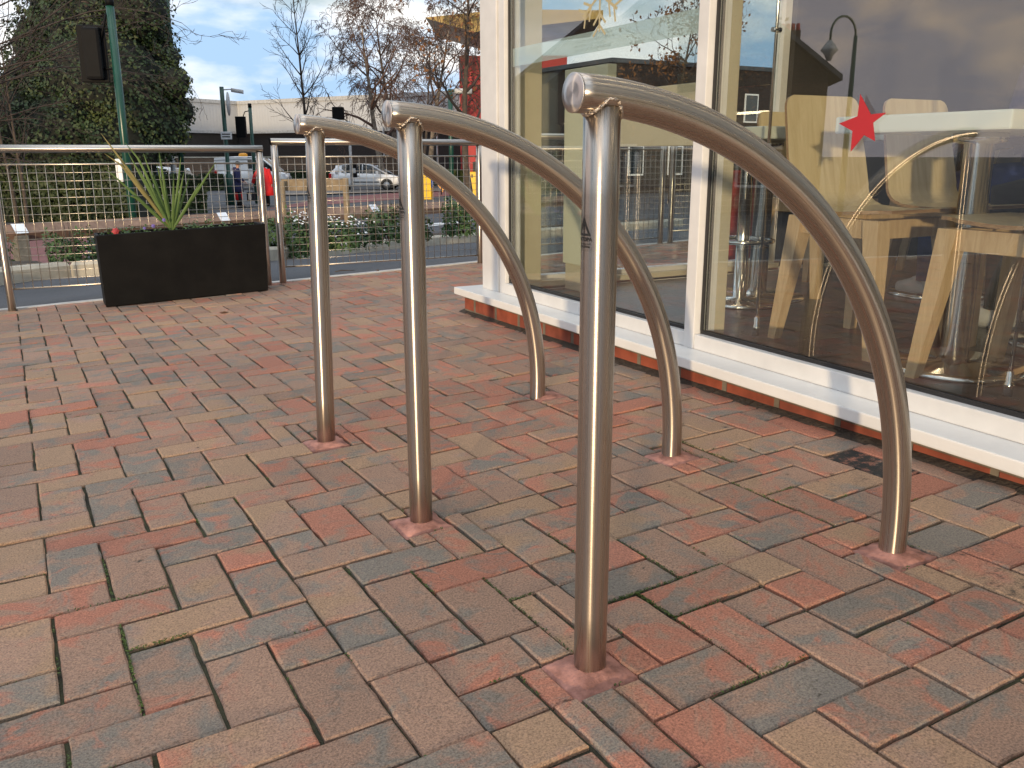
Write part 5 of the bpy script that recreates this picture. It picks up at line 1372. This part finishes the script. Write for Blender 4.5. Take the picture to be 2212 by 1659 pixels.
# low brick boundary wall and hedges in front of it
M['wallbrick'] = brickmat('brown_brick', (0.20, 0.115, 0.065), (0.15, 0.09, 0.055), (0.13, 0.11, 0.085), 'XZ')
A_ = base(280, 58); B_ = base(900, 60)
bw = thing('boundary_wall', 'low brown brick wall running behind the van and cars', 'wall', A_)
d = B_ - A_; d.z = 0; q = Vector((-d.y, d.x, 0)).normalized() * .15; zt_ = atD(450, 341, 59).z - A_.z
b = MB(); b.loft([[p - A_ + o_ + Vector((0, 0, z)) for o_, z in ((-q, -.3), (q, -.3), (q, zt_), (-q, zt_))] for p in (Vector((A_.x, A_.y, A_.z)), Vector((B_.x, B_.y, A_.z)))], False); b.build('wall', M['wallbrick'], bw, True)
b = MB(); b.loft([[p - A_ + o_ * 1.25 + Vector((0, 0, z)) for o_, z in ((-q, zt_), (q, zt_), (q, zt_ + .08), (-q, zt_ + .08))] for p in (Vector((A_.x, A_.y, A_.z)), Vector((B_.x, B_.y, A_.z)))], False); b.build('coping', M['concrete'], bw, True)
def hedge(u0, u1, D0, D1_, vt, dep, n, size, m, label, vb=None):
    A_ = base(u0, D0); B_ = base(u1, D1_); d = B_ - A_; d.z = 0; Lh = d.length; d.normalize(); q = Vector((-d.y, d.x, 0)); H_ = atD((u0 + u1) / 2, vt, (D0 + D1_) / 2).z - A_.z
    b = MB()
    for _ in range(n):
        s = rnd.random() * Lh; w_ = rnd.random(); z = rnd.random()
        if w_ < .62: o_ = -dep / 2 + abs(rnd.gauss(0, .10)); zz = z * H_; nn = -q
        else: o_ = rnd.uniform(-dep / 2, dep / 2); zz = H_ - abs(rnd.gauss(0, .08)); nn = Vector((0, 0, 1))
        zz *= 1 + .05 * math.sin(s * 1.3) + .03 * math.sin(s * 4.1); o_ += .12 * math.sin(s * .9 + zz * 2)
        b.leaf(d * s + q * o_ + Vector((0, 0, zz)), (nn + Vector((rnd.gauss(0, .5), rnd.gauss(0, .5), rnd.gauss(0, .5)))).normalized(), size * rnd.uniform(.6, 1.3), size * .55, rnd.random() * 6)
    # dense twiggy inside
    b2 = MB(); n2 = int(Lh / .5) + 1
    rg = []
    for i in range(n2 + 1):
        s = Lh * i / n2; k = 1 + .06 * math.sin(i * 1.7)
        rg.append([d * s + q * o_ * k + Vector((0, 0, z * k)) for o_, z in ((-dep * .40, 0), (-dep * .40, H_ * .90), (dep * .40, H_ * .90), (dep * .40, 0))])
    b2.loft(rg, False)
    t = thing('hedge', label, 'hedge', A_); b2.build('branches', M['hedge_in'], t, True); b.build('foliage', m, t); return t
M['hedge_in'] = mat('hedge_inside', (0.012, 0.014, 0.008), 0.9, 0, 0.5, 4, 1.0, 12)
hedge(-700, 300, 26, 27.5, 352, 1.6, 26000, .075, M['hedge'], 'long dark clipped hedge under the ivy covered tree')
hedge(255, 425, 29.5, 31, 382, 1.4, 7000, .075, M['hedge'], 'dark lower hedge running on to the right of the long hedge')
hedge(425, 476, 50, 50.5, 378, 1.2, 1500, .11, M['hedge'], 'short green hedge at the rear of the van')
hedge(590, 720, 56.5, 57, 371, 1.2, 3600, .12, M['ivy1'], 'green hedge between the van and the white hatchback')
hedge(860, 1000, 58, 58, 366, 1.2, 2500, .12, M['ivy2'], 'overgrown hedge beyond the bonnet of the hatchback')
# red building with ochre canopy
rb = thing('red_building', 'red rendered building under a jutting ochre canopy roof', 'building', base(1045, 58)); RO_ = rb.location
Mr = camM(Vector((0, 0, 0)))
k = 58 / FPX; xl = (995 - 1045) * k; zt = atD(1020, 126, 58).z - RO_.z
b = MB(); b.box(xl, 5.4, 0, 8, -.3, zt, Mr); b.build('wall', M['redwall'], rb, True)
b = MB(); b.box((1021 - 1045) * k, (1035 - 1045) * k, -.03, .05, -.3, 1.5, Mr); b.build('doorway', M['trim'], rb)
b = MB()
def zc_(v): return atD(1045, v, 58).z - RO_.z
b.prism([Mr @ Vector((x, -2.5, zc_(v))) for x, v in ((-3.4, 60), (-3.1, 64), (0, 92), (3, 78), (7.4, 62), (7.4, 47), (3, 45), (0, 49))], FWD * 9); b.build('canopy', M['ochre'], rb, True)
b = MB(); b.box(1.2, 3.2, -.06, -.005, .2, 1.9, Mr); b.build('window', M['carglass'], rb)
b = MB(); b.bbox((1163 - 1045) * k, (1181 - 1045) * k, -.30, -.08, atD(1172, 190, 58).z - RO_.z, atD(1172, 152, 58).z - RO_.z, .05, Mr); b.build('sign_board', M['whitep'], rb)
b = MB(); zc = atD(1172, 183, 58).z - RO_.z
for xc in (-.155, .155):
    pts = []
    for i in range(13):
        a = PI * i / 12; pts.append(Mr @ Vector(((1171.5 - 1045) * k + xc + .155 * math.cos(a), -.34, zc + .75 * math.sin(a) ** .8)))
    b.tube(pts, .055, 6)
b.build('yellow_letter', M['yellow'], rb)

# dark brick block seen through the corner glazing
db = thing('brick_block', 'dark brick block with white windows seen through the corner glazing', 'building', base(1318, 44)); DBO = db.location
A_ = base(1318, 44); B_ = atD(1800, 332, 52); d = Vector((B_.x - A_.x, B_.y - A_.y, 0)); Ld = d.length; ad = math.atan2(d.y, d.x); db.rotation_euler = (0, 0, ad)
zt = atD(1318, 140, 44).z - DBO.z
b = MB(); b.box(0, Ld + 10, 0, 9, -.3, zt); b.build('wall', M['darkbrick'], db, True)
b = MB(); b.bbox(-.15, Ld + 10.1, -.15, 9.1, zt + .001, zt + .22, .02); b.build('coping', M['slate'], db)
for i in range(5):
    for z in (.9, 3.6):
        b = MB(); b.bbox(1.1 + 2.6 * i, 2.1 + 2.6 * i, -.06, -.002, z, z + 1.5, .01); f = b.build('window', M['whitep'], db)
        b = MB(); b.box(1.18 + 2.6 * i, 2.02 + 2.6 * i, -.068, -.0605, z + .08, z + 1.42); b.build('pane', M['carglass'], f)
# ------------------------------------------------------------------ trees
class Branching:
    def __init__(s, seed): s.r = random.Random(seed); s.b = MB(); s.tips = []
    def limb(s, p, d, L_, r0, r1, lev, cfg):
        n = cfg['seg'][min(lev, len(cfg['seg']) - 1)]; pts = [p.copy()]; rad = [r0]; d = d.normalized(); kids = []
        wob = cfg['wob'][min(lev, len(cfg['wob']) - 1)]; up = cfg['up'][min(lev, len(cfg['up']) - 1)]
        for i in range(n):
            d = (d + Vector((s.r.gauss(0, wob), s.r.gauss(0, wob), s.r.gauss(0, wob) + up * ((i + 1) / n)))).normalized()
            p = p + d * (L_ / n); pts.append(p.copy()); rad.append(r0 + (r1 - r0) * (i + 1) / n); kids.append((p.copy(), d.copy(), rad[-1], (i + 1) / n))
        sides = 8 if lev == 0 else (5 if lev == 1 else 3)
        s.b.tube(pts, rad, sides, caps=(lev < 2))
        s.tips.append(p)
        if lev >= cfg['lev']: return
        nk = cfg['kids'][min(lev, len(cfg['kids']) - 1)]; st = cfg['start'][min(lev, len(cfg['start']) - 1)]
        for j in range(nk):
            f = st + (1 - st) * (j + s.r.random()) / nk; q = kids[min(len(kids) - 1, int(f * len(kids)))]
            ang = R(s.r.uniform(*cfg['ang'])); ax = Vector((s.r.gauss(0, 1), s.r.gauss(0, 1), s.r.gauss(0, 1))).cross(q[1]).normalized()
            nd_ = Matrix.Rotation(ang, 3, ax) @ q[1]
            rr_ = q[2] * s.r.uniform(.5, .72)
            s.limb(q[0], nd_, L_ * s.r.uniform(*cfg['len']) * (1.15 - .5 * f), max(rr_, cfg['rmin']), max(rr_ * .35, cfg['rmin'] * .7), lev + 1, cfg)
def tree(name, label, u, D, height_v, r0, cfg, seed, tm, km, group, lean=(0, 0, 1), leaves=None, trunk_frac=1.0):
    P = base(u, D); H_ = atD(u, height_v, D).z - P.z
    t = thing(name, label, 'tree', P, 0, group)
    g = Branching(seed); main = Branching(seed + 1)
    d = Vector(lean).normalized()
    # trunk
    n = 10; pts = [Vector((0, 0, -.3))]; rad = [r0 * 1.25]; p = Vector((0, 0, 0)); kids = []
    for i in range(n):
        d = (d + Vector((main.r.gauss(0, cfg['tw']), main.r.gauss(0, cfg['tw']), .08))).normalized(); p = p + d * (H_ * trunk_frac / n); pts.append(p.copy()); rr_ = r0 * (1 - .88 * (i + 1) / n) + .006; rad.append(rr_); kids.append((p.copy(), d.copy(), rr_))
    b = MB(); b.tube(pts, rad, 10); b.build('trunk', tm, t)
    for j in range(cfg['n0']):
        f = cfg['f0'] + (1 - cfg['f0']) * (j + main.r.random()) / cfg['n0']; q = kids[min(n - 1, int(f * n))]
        az = 2.4 * j + main.r.random(); ang = R(main.r.uniform(*cfg['ang0'])); nd_ = Vector((math.cos(az) * math.sin(ang), math.sin(az) * math.sin(ang), math.cos(ang)))
        L_ = H_ * cfg['l0'] * (1.2 - .75 * f) * main.r.uniform(.8, 1.2)
        g.limb(q[0], nd_, L_, min(q[2] * .7, r0 * .5), cfg['rmin'], 1, cfg)
    g.b.build('crown', km, t)
    if leaves:
        b = MB(); m_, cnt, sz = leaves
        for _ in range(cnt):
            p = g.r.choice(g.tips) + Vector((g.r.gauss(0, .12), g.r.gauss(0, .12), g.r.gauss(0, .1))); b.leaf(p, Vector((g.r.gauss(0, 1), g.r.gauss(0, 1), g.r.gauss(0, .5))).normalized(), sz * g.r.uniform(.6, 1.2), sz * .55, g.r.random() * 6)
        b.build('leaves', m_, t)
    return t
BIRCH = dict(seg=(8, 7, 6, 6), wob=(.05, .13, .16, .12), up=(.02, .03, -.10, -.42), lev=4, kids=(6, 6, 6, 5), start=(.3, .25, .15, .1), ang=(25, 65), len=(.42, .62), rmin=.013, tw=.05, n0=14, f0=.28, ang0=(25, 62), l0=.46)
SLIM = dict(seg=(8, 6, 5, 5), wob=(.03, .07, .1, .1), up=(.02, .10, .08, .05), lev=3, kids=(5, 5, 4), start=(.2, .2, .2), ang=(20, 45), len=(.4, .6), rmin=.010, tw=.02, n0=22, f0=.25, ang0=(30, 50), l0=.24)
RUSS = dict(seg=(8, 6, 5, 5), wob=(.05, .12, .15, .15), up=(.02, .05, .02, 0), lev=4, kids=(4, 4, 4, 3), start=(.25, .2, .2, .2), ang=(25, 65), len=(.5, .7), rmin=.011, tw=.05, n0=11, f0=.25, ang0=(30, 60), l0=.36)
tree('bare_tree', 'slender young bare tree left of the birches', 662, 46, 0, .10, SLIM, 5, M['bark'], M['twig'], 'bare trees across the road')
BG = 'bare trees across the road'
tree('birch_tree', 'leftmost weeping birch, its trunk leaning left', 836, 50, 62, .19, BIRCH, 21, M['birch'], M['twig2'], BG, (-.42, 0, 1))
tree('birch_tree', 'weeping birch with fine drooping twigs in the middle of the group', 868, 53, 55, .17, BIRCH, 34, M['birch'], M['twig2'], BG, (-.05, .1, 1))
tree('birch_tree', 'weeping birch nearest the red building', 925, 52, 48, .17, BIRCH, 47, M['birch'], M['twig2'], BG, (.12, 0, 1))
tree('brown_leaf_tree', 'tree still holding brown leaves beside the white corner post', 1014, 30, -60, .13, RUSS, 63, M['bark'], M['twig'], BG, (.03, 0, 1), (M['leafbrown'], 1000, .08))
tree('bare_tree', 'small twisted bare tree before the warehouse wall', 905, 44, 150, .10, RUSS, 77, M['bark'], M['twig'], BG, (.1, 0, 1), (M['leafbrown'], 120, .06))
tree('brown_leaf_tree', 'tree with brown leaves seen through the left glass pane', 1455, 36, 60, .13, RUSS, 91, M['bark'], M['twig'], BG, (.03, 0, 1), (M['leafbrown'], 1200, .085))
# near bare tree on the left whose boughs reach across the ivy
D_ = 19.0
TWU = 0
nb = thing('bare_tree', 'bare tree off the left edge whose long thin boughs cross the ivy', 'tree', base(-170, D_), 0, None); NO = nb.location
b = MB(); T0 = Vector((0, 0, 0)); b.tube([(0, 0, -.3), (.05, 0, 1.2), (.1, .05, 2.4), (.05, .1, 4.2), (-.1, .1, 6.5)], [.2, .16, .14, .1, .05], 10); b.build('trunk', M['bark'], nb)
g = Branching(9)
TW = dict(seg=(9, 7, 6), wob=(.10, .14, .16), up=(.0, .03, .05), lev=3, kids=(9, 5, 2), start=(.1, .15, .2), ang=(18, 45), len=(.22, .45), rmin=.0045, tw=.03)
for (u0, v0, z0, u1, v1, dd) in ((-60, 60, 2.4, 360, 90, -.8), (-60, 20, 3.0, 425, 30, .5), (-60, 130, 2.2, 300, 125, -1.5), (-60, 100, 2.4, 400, 125, 1.2), (-60, 5, 3.4, 430, -30, .2), (-60, 150, 1.9, 150, 190, -1.0), (-60, 40, 2.6, 200, 20, -2), (-60, 180, 1.8, 60, 210, -1), (-60, 70, 2.5, 90, 40, -1.2), (-60, -20, 3.6, 250, -60, .8), (-60, 220, 1.6, 40, 300, -.6)):
    s_ = Vector((.06, .05, z0)); e_ = atD(u1, v1, D_ + dd) - NO
    d = e_ - s_; L_ = d.length
    g.limb(s_, d + Vector((0, 0, .18 * L_)), L_ * 1.0, .026, .006, 0, dict(TW, up=(-.07, .03, .05)))
g.b.build('crown', M['twig'], nb)
for u, vt, lab in ((18, 60, 'thin bare sapling stems at the far left against the sky'), (40, 110, 'short thin sapling close to the ivy at the far left')):
    tree('bare_sapling', lab, u, 24, vt, .05, dict(SLIM, n0=12, lev=2), int(u), M['bark'], M['twig'], None)
# ivy covered evergreen
D_ = 31.0
iv = thing('ivy_tree', 'large dark tree smothered in ivy', 'tree', base(215, D_)); IO = iv.location
b = MB(); b.tube([(0, 0, -.3), (.1, 0, 2), (0, .1, 4.5), (.1, 0, 7)], [.45, .4, .3, .15], 10); b.build('trunk', M['bark'], iv)
lobes = [(205, -60, 150), (170, 30, 120), (290, 20, 80), (215, 100, 150), (315, 95, 72), (110, 110, 90), (230, 190, 150), (335, 205, 78), (130, 220, 130), (290, 260, 110), (345, 280, 62), (60, 290, 110), (-40, 280, 110), (160, 300, 130), (250, 320, 110), (70, 190, 70), (375, 180, 40), (350, 130, 45), (390, 240, 34), (40, 240, 60)]
b1, b2, b3 = MB(), MB(), MB()
for (u, v, rp) in lobes:
    c = atD(u, v, D_ + rnd.uniform(-.6, .9)) - IO; r_ = rp * D_ / FPX
    n = int(3400 * (rp / 100) ** 2)
    for _ in range(n):
        d = Vector((rnd.gauss(0, 1), rnd.gauss(0, 1), rnd.gauss(0, 1))).normalized()
        if d.dot(FWD) > .35: continue
        bump = 1 + .10 * math.sin(9 * d.x + u) * math.sin(8 * d.z + v) + .07 * math.sin(21 * d.x + 17 * d.z + u)
        p = c + d * r_ * bump * (1 - abs(rnd.gauss(0, .05)))
        if p.z < .1: continue
        s = rnd.uniform(.035, .085)
        tgt = b2 if (math.sin(p.x * 1.9 + 1) + math.sin(p.z * 2.3 + p.x) + rnd.gauss(0, .7)) > 1.0 else b1
        tgt.leaf(p, (d + Vector((rnd.gauss(0, .55), rnd.gauss(0, .55), rnd.gauss(0, .4) + .25))).normalized(), s, s * .75, rnd.random() * 6)
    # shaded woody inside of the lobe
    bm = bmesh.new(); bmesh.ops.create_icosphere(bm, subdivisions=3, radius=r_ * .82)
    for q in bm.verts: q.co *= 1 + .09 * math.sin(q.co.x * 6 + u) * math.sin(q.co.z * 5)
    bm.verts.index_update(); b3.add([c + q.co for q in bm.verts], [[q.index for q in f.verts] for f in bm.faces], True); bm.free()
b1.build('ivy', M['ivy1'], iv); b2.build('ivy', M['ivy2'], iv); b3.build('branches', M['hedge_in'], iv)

# ------------------------------------------------------------------ furniture inside the restaurant
ZF = 0.10
def chair(label, x, y, rz, first=None):
    if first is not None: t = copy_tree(first)
    else:
        t = thing('chair', label, 'chair', (0, 0, 0))
        # local: faces +y, seat at .46, shell of bent ply
        w2 = .195; prof = []
        for k in range(9): prof.append((.21 - .042 * k, .462 + .006 * math.cos(k * .6)))
        for k in range(1, 9):
            a = R(90) * k / 8; prof.append((-.126 - .075 * math.sin(a) - .0, .468 + .075 * (1 - math.cos(a))))
        for k in range(1, 7): prof.append((-.201 - .010 * k, .543 + .044 * k))
        for f_ in (6.35, 6.65, 6.85, 7.0): prof.append((-.201 - .010 * f_, .543 + .044 * f_))
        def width(i):
            if i < 9: return w2 * (.80 + .20 * min(1, i / 4)) if i < 2 else w2 * (1.0)
            if i < 17: return w2 * (1.0 - .0 * i)
            k = i - 16; return w2 * ((1.0, .99, .98, .965, .95, .935, .92, .905, .87, .815, .72)[min(k, 10)])
        n = len(prof); th = .011
        rings = []
        for i, (yy, zz) in enumerate(prof):
            a = prof[max(i - 1, 0)]; c = prof[min(i + 1, n - 1)]; d = Vector((0, c[0] - a[0], c[1] - a[1])).normalized(); nn = Vector((0, -d.z, d.y)) * -th
            w_ = width(i); e = .012
            dz = Vector((0, yy, zz))
            rings.append([dz + Vector((-w_, 0, 0)), dz + Vector((w_, 0, 0)), dz + nn + Vector((w_, 0, 0)), dz + nn + Vector((-w_, 0, 0))])
        b = MB()
        for i in range(n - 1):
            q0, q1 = rings[i], rings[i + 1]
            b.cur = 0; b.add([q0[0], q0[1], q1[1], q1[0]], ((0, 1, 2, 3),), True); b.add([q0[3], q0[2], q1[2], q1[3]], ((3, 2, 1, 0),), True)
            b.cur = 1; b.add([q0[1], q0[2], q1[2], q1[1]], ((0, 1, 2, 3),)); b.add([q0[3], q0[0], q1[0], q1[3]], ((0, 1, 2, 3),))
        b.cur = 1; b.add(rings[0], ((0, 1, 2, 3),)); b.add(rings[-1], ((3, 2, 1, 0),))
        b.build('shell', [M['ply'], M['plyedge']], t)
        b = MB()
        for s in (-1, 1): b.bbox(s * .165 - .012, s * .165 + .012, -.165, .165, .385, .447, .003)
        for yy in (-.153, .153): b.bbox(-.150, .150, yy - .012, yy + .012, .385, .446, .003)
        b.build('seat_frame', M['beech'], t)
        for sx_ in (-1, 1):
            for sy_ in (-1, 1):
                b = MB(); top = Vector((sx_ * .160, sy_ * .160, .446)); bot = Vector((sx_ * .195, sy_ * .215, .0))
                rg = []
                for f in (0, .12, .6, 1):
                    p = bot.lerp(top, f); h = .017 + .014 * f
                    rg.append([p + Vector((i * h, j * h, 0)) for i, j in ((-1, -1), (1, -1), (1, 1), (-1, 1))])
                b.loft(rg, False); b.build('leg', M['beech'], t, True)
    t.location = (x, y, ZF); t.rotation_euler = (0, 0, rz); tag(t, label, 'chair', 'bent ply chairs round the window table')
    return t
c0 = chair('bent ply chair behind the red star, its back lit by the sun', 2.535, 2.14, PI)
chair('bent ply chair just beyond the one behind the red star', 3.03, 2.14, PI, c0)
chair('bent ply chair at the right edge with only seat and legs showing', 2.475, 1.50, 0, c0)
chair('bent ply chair far right, hidden mostly by the table post', 3.03, 1.46, 0, c0)
chair('bent ply chair back seen left of the thin rod, across the room', 3.35, 3.15, PI, c0)
chair('bent ply chair deep in the room, farthest from the window', 4.3, 3.2, 0.4, c0)
def table(label, x, y, wx, wy, posts):
    t = thing('table', label, 'table', (x, y, ZF), 0, 'pale tables on steel posts')
    b = MB(); b.bbox(-wx / 2, wx / 2, -wy / 2, wy / 2, .712, .762, .006); b.build('tabletop', M['tabletop'], t)
    for px in posts:
        b = MB(); b.lathe([(.042, .012), (.042, .68), (.075, .685), (.075, .711)], 24, Matrix.Translation((px, 0, 0))); b.build('post', M['chrome'], t)
        b = MB(); b.lathe([(.215, 0), (.215, .010), (.20, .020), (.05, .026), (.043, .034)], 36, Matrix.Translation((px, 0, 0))); b.build('base_plate', M['chrome'], t)
    return t
table('long pale topped table by the window, cut by the right edge', 2.79, 1.74, 1.18, .57, (-.295, .36))
table('pale topped table farther inside near the end window', 2.95, 3.10, .62, .62, (0,))
table('pale topped table deep in the room behind the chairs', 3.75, 2.75, .62, .62, (0,))
# thin display rods behind the glass
def rod(x, y, label):
    t = thing('display_rod', label, 'rod', (x, y, ZT), 0, 'thin steel rods behind the window')
    b = MB(); b.tube([(0, 0, .02), (0, 0, 1.2), (0, 0, HC - ZT)], .0055, 10); b.build('rod', M['chrome'], t)
    b = MB(); b.lathe([(.0125, 0), (.0125, .035), (.0095, .04), (.0095, .066), (.006, .07)], 16); b.build('foot', M['chrome'], t)
    b = MB(); b.tube([(-.018, 0, 1.03), (.018, 0, 1.03)], .008, 10); b.build('clamp', M['chrome'], t)
rod(2.235, 2.34, 'thin steel display rod left of the chair backs')
rod(2.255, 1.40, 'thin steel display rod at the right edge of the view')
b = MB(); b.box(0, .006, 0, .5, 0, .8); o = b.place('glass_screen', M['glass'], (2.24, 2.36, .98)); tag(o, 'clear glass screen clamped to the rod beside the window mullion', 'glass screen')
ps = thing('booth_screen', 'pale booth screen just inside the corner window', 'screen', (2.30, 3.43, ZF))
b = MB(); b.bbox(0, .05, 0, .36, .13, 1.04, .004); b.build('panel', M['pale'], ps)
b = MB(); b.bbox(.01, .045, .01, .35, 0, .1295, .003); b.build('kick', M['beige'], ps)
b = MB(); b.bbox(0, .04, -.75, -.001, .685, .92, .004); b.build('low_board', M['beige'], ps)
# footrail stool posts near the end window
for x, y, lab in ((2.77, 3.02, 'steel stool post with round base, seen left of the thin rod'),):
    t = thing('stool_post', lab, 'stool', (x, y, ZF)); b = MB(); b.lathe([(.20, 0), (.20, .012), (.19, .022), (.03, .028), (.028, .60), (.17, .61), (.17, .64)], 28); b.build('column', M['chrome'], t)
    b = MB(); b.tube([(.13 * math.cos(a * .35), .13 * math.sin(a * .35), .28) for a in range(19)], .010, 8); b.build('foot_ring', M['chrome'], t)
t = thing('red_bin', 'red waste bin just outside the end window', 'bin', (3.9, 4.4, plaza(3.9, 4.4))); b = MB(); b.lathe([(.16, 0), (.18, .02), (.18, .72), (.15, .80), (.06, .84)], 20); b.build('bin_body', M['redwall'], t); b = MB(); b.lathe([(.185, .6), (.19, .605), (.19, .64), (.185, .645)], 20); b.build('band', M['trim'], t)
# seated people
SEAT = dict(hip=.52, waist=(0, .01, .72), chest=(0, .02, .95), neck=(0, .06, 1.09), armL=((-.19, .03, 1.0), (-.24, .08, .74), (-.14, .30, .70)), armR=((.19, .03, 1.0), (.24, .08, .74), (.14, .30, .70)),
            legL=((-.09, .05, .52), (-.11, .46, .50), (-.11, .44, .08)), legR=((.09, .05, .52), (.11, .46, .50), (.11, .50, .08)))
def seated(label, x, y, rz, top, bottom):
    t, J = person(label, (x, y, ZF), rz, SEAT, None)
    coat(t, [(0, .02, .46, .19, .15), (0, .0, .62, .18, .145), (0, .01, .80, .19, .14), (0, .02, .96, .205, .135), (0, .03, 1.04, .17, .11), (0, .05, 1.11, .08, .08)], top, 'jacket')
    sleeves(t, SEAT, top); legs(t, SEAT, bottom, .105, .075); shoes(t, SEAT, M['lamp_grey'], .05)
    b = MB(); h = Vector(SEAT['neck']) + Vector((0, .0, .15)); b.lathe([(.09, -.07), (.105, .0), (.10, .06), (.055, .11), (.001, .12)], 16, Matrix.Translation(h)); b.build('hair', M['hair'], t)
    return t
seated('person in dark jacket and blue jeans seated beyond the ply chairs', 3.82, 2.28, .1, M['navy'], M['jeans'])
seated('person in black seated at the far right behind the table post', 3.35, 1.62, 0.05, M['blackcloth'], M['blackcloth'])
# counter, and glowing panels added in place of bright back windows
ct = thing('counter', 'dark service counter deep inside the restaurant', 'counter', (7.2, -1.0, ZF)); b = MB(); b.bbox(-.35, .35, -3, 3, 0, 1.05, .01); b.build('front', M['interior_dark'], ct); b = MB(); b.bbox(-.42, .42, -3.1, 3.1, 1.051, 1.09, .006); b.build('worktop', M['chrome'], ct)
M['backglow'] = mat('window_glow', (0.6, 0.7, 0.68), 0.4, emit=(0.62, 0.80, 0.78), estr=0.55)
for k, (y, w_) in enumerate(((2.4, .9), (1.0, 1.2), (-.6, 1.2))):
    b = MB(); b.bbox(-.03, .03, -w_ / 2, w_ / 2, 0, .62, .008); o = b.place('window_glow', M['backglow'], (8.85, y, 1.45)); tag(o, ('glowing pale panel in place of a back window, nearest the end window', 'glowing pale panel in place of a back window, middle one', 'glowing pale panel in place of a back window, farthest from the end window')[k], 'lit panel', 'glowing panels in place of back windows')

# ------------------------------------------------------------------ what the panes mirror: houses, trees and a lamp on the left side of the road
M['housebrick'] = brickmat('house_brick', (0.115, 0.065, 0.045), (0.09, 0.055, 0.04), (0.10, 0.085, 0.07), 'XZ')
def house(label, az, dist, w_, dep, eave, ridge, tw, chim=True):
    P = Vector((2 * GXP - dist * math.sin(R(az)), dist * math.cos(R(az)), 0)); P.z = terr(P.x, P.y)
    t = thing('house', label, 'house', P, R(tw), 'houses mirrored in the window')
    b = MB(); b.prism([Vector((x, -dep / 2, z)) for x, z in ((-w_ / 2, -.3), (w_ / 2, -.3), (w_ / 2, eave), (0, ridge), (-w_ / 2, eave))], (0, dep, 0)); b.build('wall', M['housebrick'], t, True)
    b = MB()
    for s in (-1, 1):
        b.loft([[Vector((s * (w_ / 2 + .35), y, eave - .25)), Vector((0, y, ridge + .06)), Vector((0, y, ridge + .22)), Vector((s * (w_ / 2 + .35), y, eave - .09))] for y in (-dep / 2 - .3, dep / 2 + .3)], False)
    rf = b.build('roof', M['slate'], t, True)
    if chim:
        b = MB(); b.bbox(-w_ * .3 - .5, -w_ * .3 + .5, -.35, .35, eave, ridge + 1.0, .02); ch = b.build('chimney', M['housebrick'], rf)
        b = MB()
        for k in range(4): b.lathe([(.11, 0), (.09, .35)], 10, Matrix.Translation((-w_ * .3 - .36 + .24 * k, 0, ridge + 1.0)))
        b.build('chimney_pot', M['redwall'], ch)
    for x in (-w_ * .25, w_ * .25):
        for z in (.9, 3.3):
            if z + 1.3 > eave: continue
            b = MB(); b.bbox(x - .5, x + .5, -dep / 2 - .05, -dep / 2 - .002, z, z + 1.3, .01); f = b.build('window', M['whitep'], t)
            b = MB(); b.box(x - .42, x + .42, -dep / 2 - .058, -dep / 2 - .0525, z + .08, z + 1.22); b.build('pane', M['carglass'], f)
    return t
house('gabled brick house with a chimney, mirrored large in the left pane', 38.7, 33, 8, 9, 4.2, 7.3, 38)
house('gabled brick house beside it, its gable mirrored by the mullion', 33.6, 42, 8, 9, 4.4, 7.4, 34, False)
house('brick house with tall chimney mirrored right of the mullion', 42.4, 50, 6, 5, 4.4, 7.0, 43)
b = thing('lamp_post', 'swan neck lamp post mirrored in the right pane', 'street lamp', (-15.5, 17.4, terr(-15.5, 17.4)))
m_ = MB(); m_.tube([(0, 0, 0), (0, 0, 2.6), (0, 0, 4.6)], [.09, .07, .05], 12); m_.build('pole', M['green_paint'], b)
m_ = MB(); m_.tube([(0, 0, 4.5)] + [(.45 - .45 * math.cos(a * .2), 0, 4.6 + .45 * math.sin(a * .2)) for a in range(16)] + [(.9, 0, 4.4)], .03, 8); m_.build('swan_neck', M['green_paint'], b)
m_ = MB(); m_.lathe([(.05, 4.45), (.2, 4.25), (.22, 4.2), (.12, 4.1), (.06, 3.95)], 16, Matrix.Translation((.9, 0, 0))); m_.build('lantern', M['lamp_grey'], b)
def mirrored_tree(label, az, dist, h, seed, leaves=None):
    P = Vector((2 * GXP - dist * math.sin(R(az)), dist * math.cos(R(az)), 0)); P.z = terr(P.x, P.y)
    t = thing('bare_tree', label, 'tree', P, 0, 'trees mirrored in the window'); g = Branching(seed)
    m_ = MB(); m_.tube([(0, 0, -.2), (.05, 0, h * .3), (0, .1, h * .62)], [.16, .12, .05], 8); m_.build('trunk', M['bark'], t)
    for j in range(11):
        a = 2.4 * j; e = R(g.r.uniform(25, 60)); g.limb(Vector((0, 0, h * (.25 + .03 * j))), Vector((math.cos(a) * math.sin(e), math.sin(a) * math.sin(e), math.cos(e))), h * .42, .05, .012, 1, RUSS)
    g.b.build('crown', M['twig'], t)
    if leaves:
        m_ = MB()
        for _ in range(leaves): m_.leaf(g.r.choice(g.tips) + Vector((g.r.gauss(0, .15), g.r.gauss(0, .15), g.r.gauss(0, .15))), Vector((g.r.gauss(0, 1), g.r.gauss(0, 1), 1)).normalized(), .08, .05, g.r.random() * 6)
        m_.build('leaves', M['leafbrown'], t)
mirrored_tree('bare tree mirrored under the snowflake', 35.5, 30, 5.6, 101)
mirrored_tree('brown leaved tree mirrored left of the mullion', 39.0, 27, 5.4, 102, 1600)
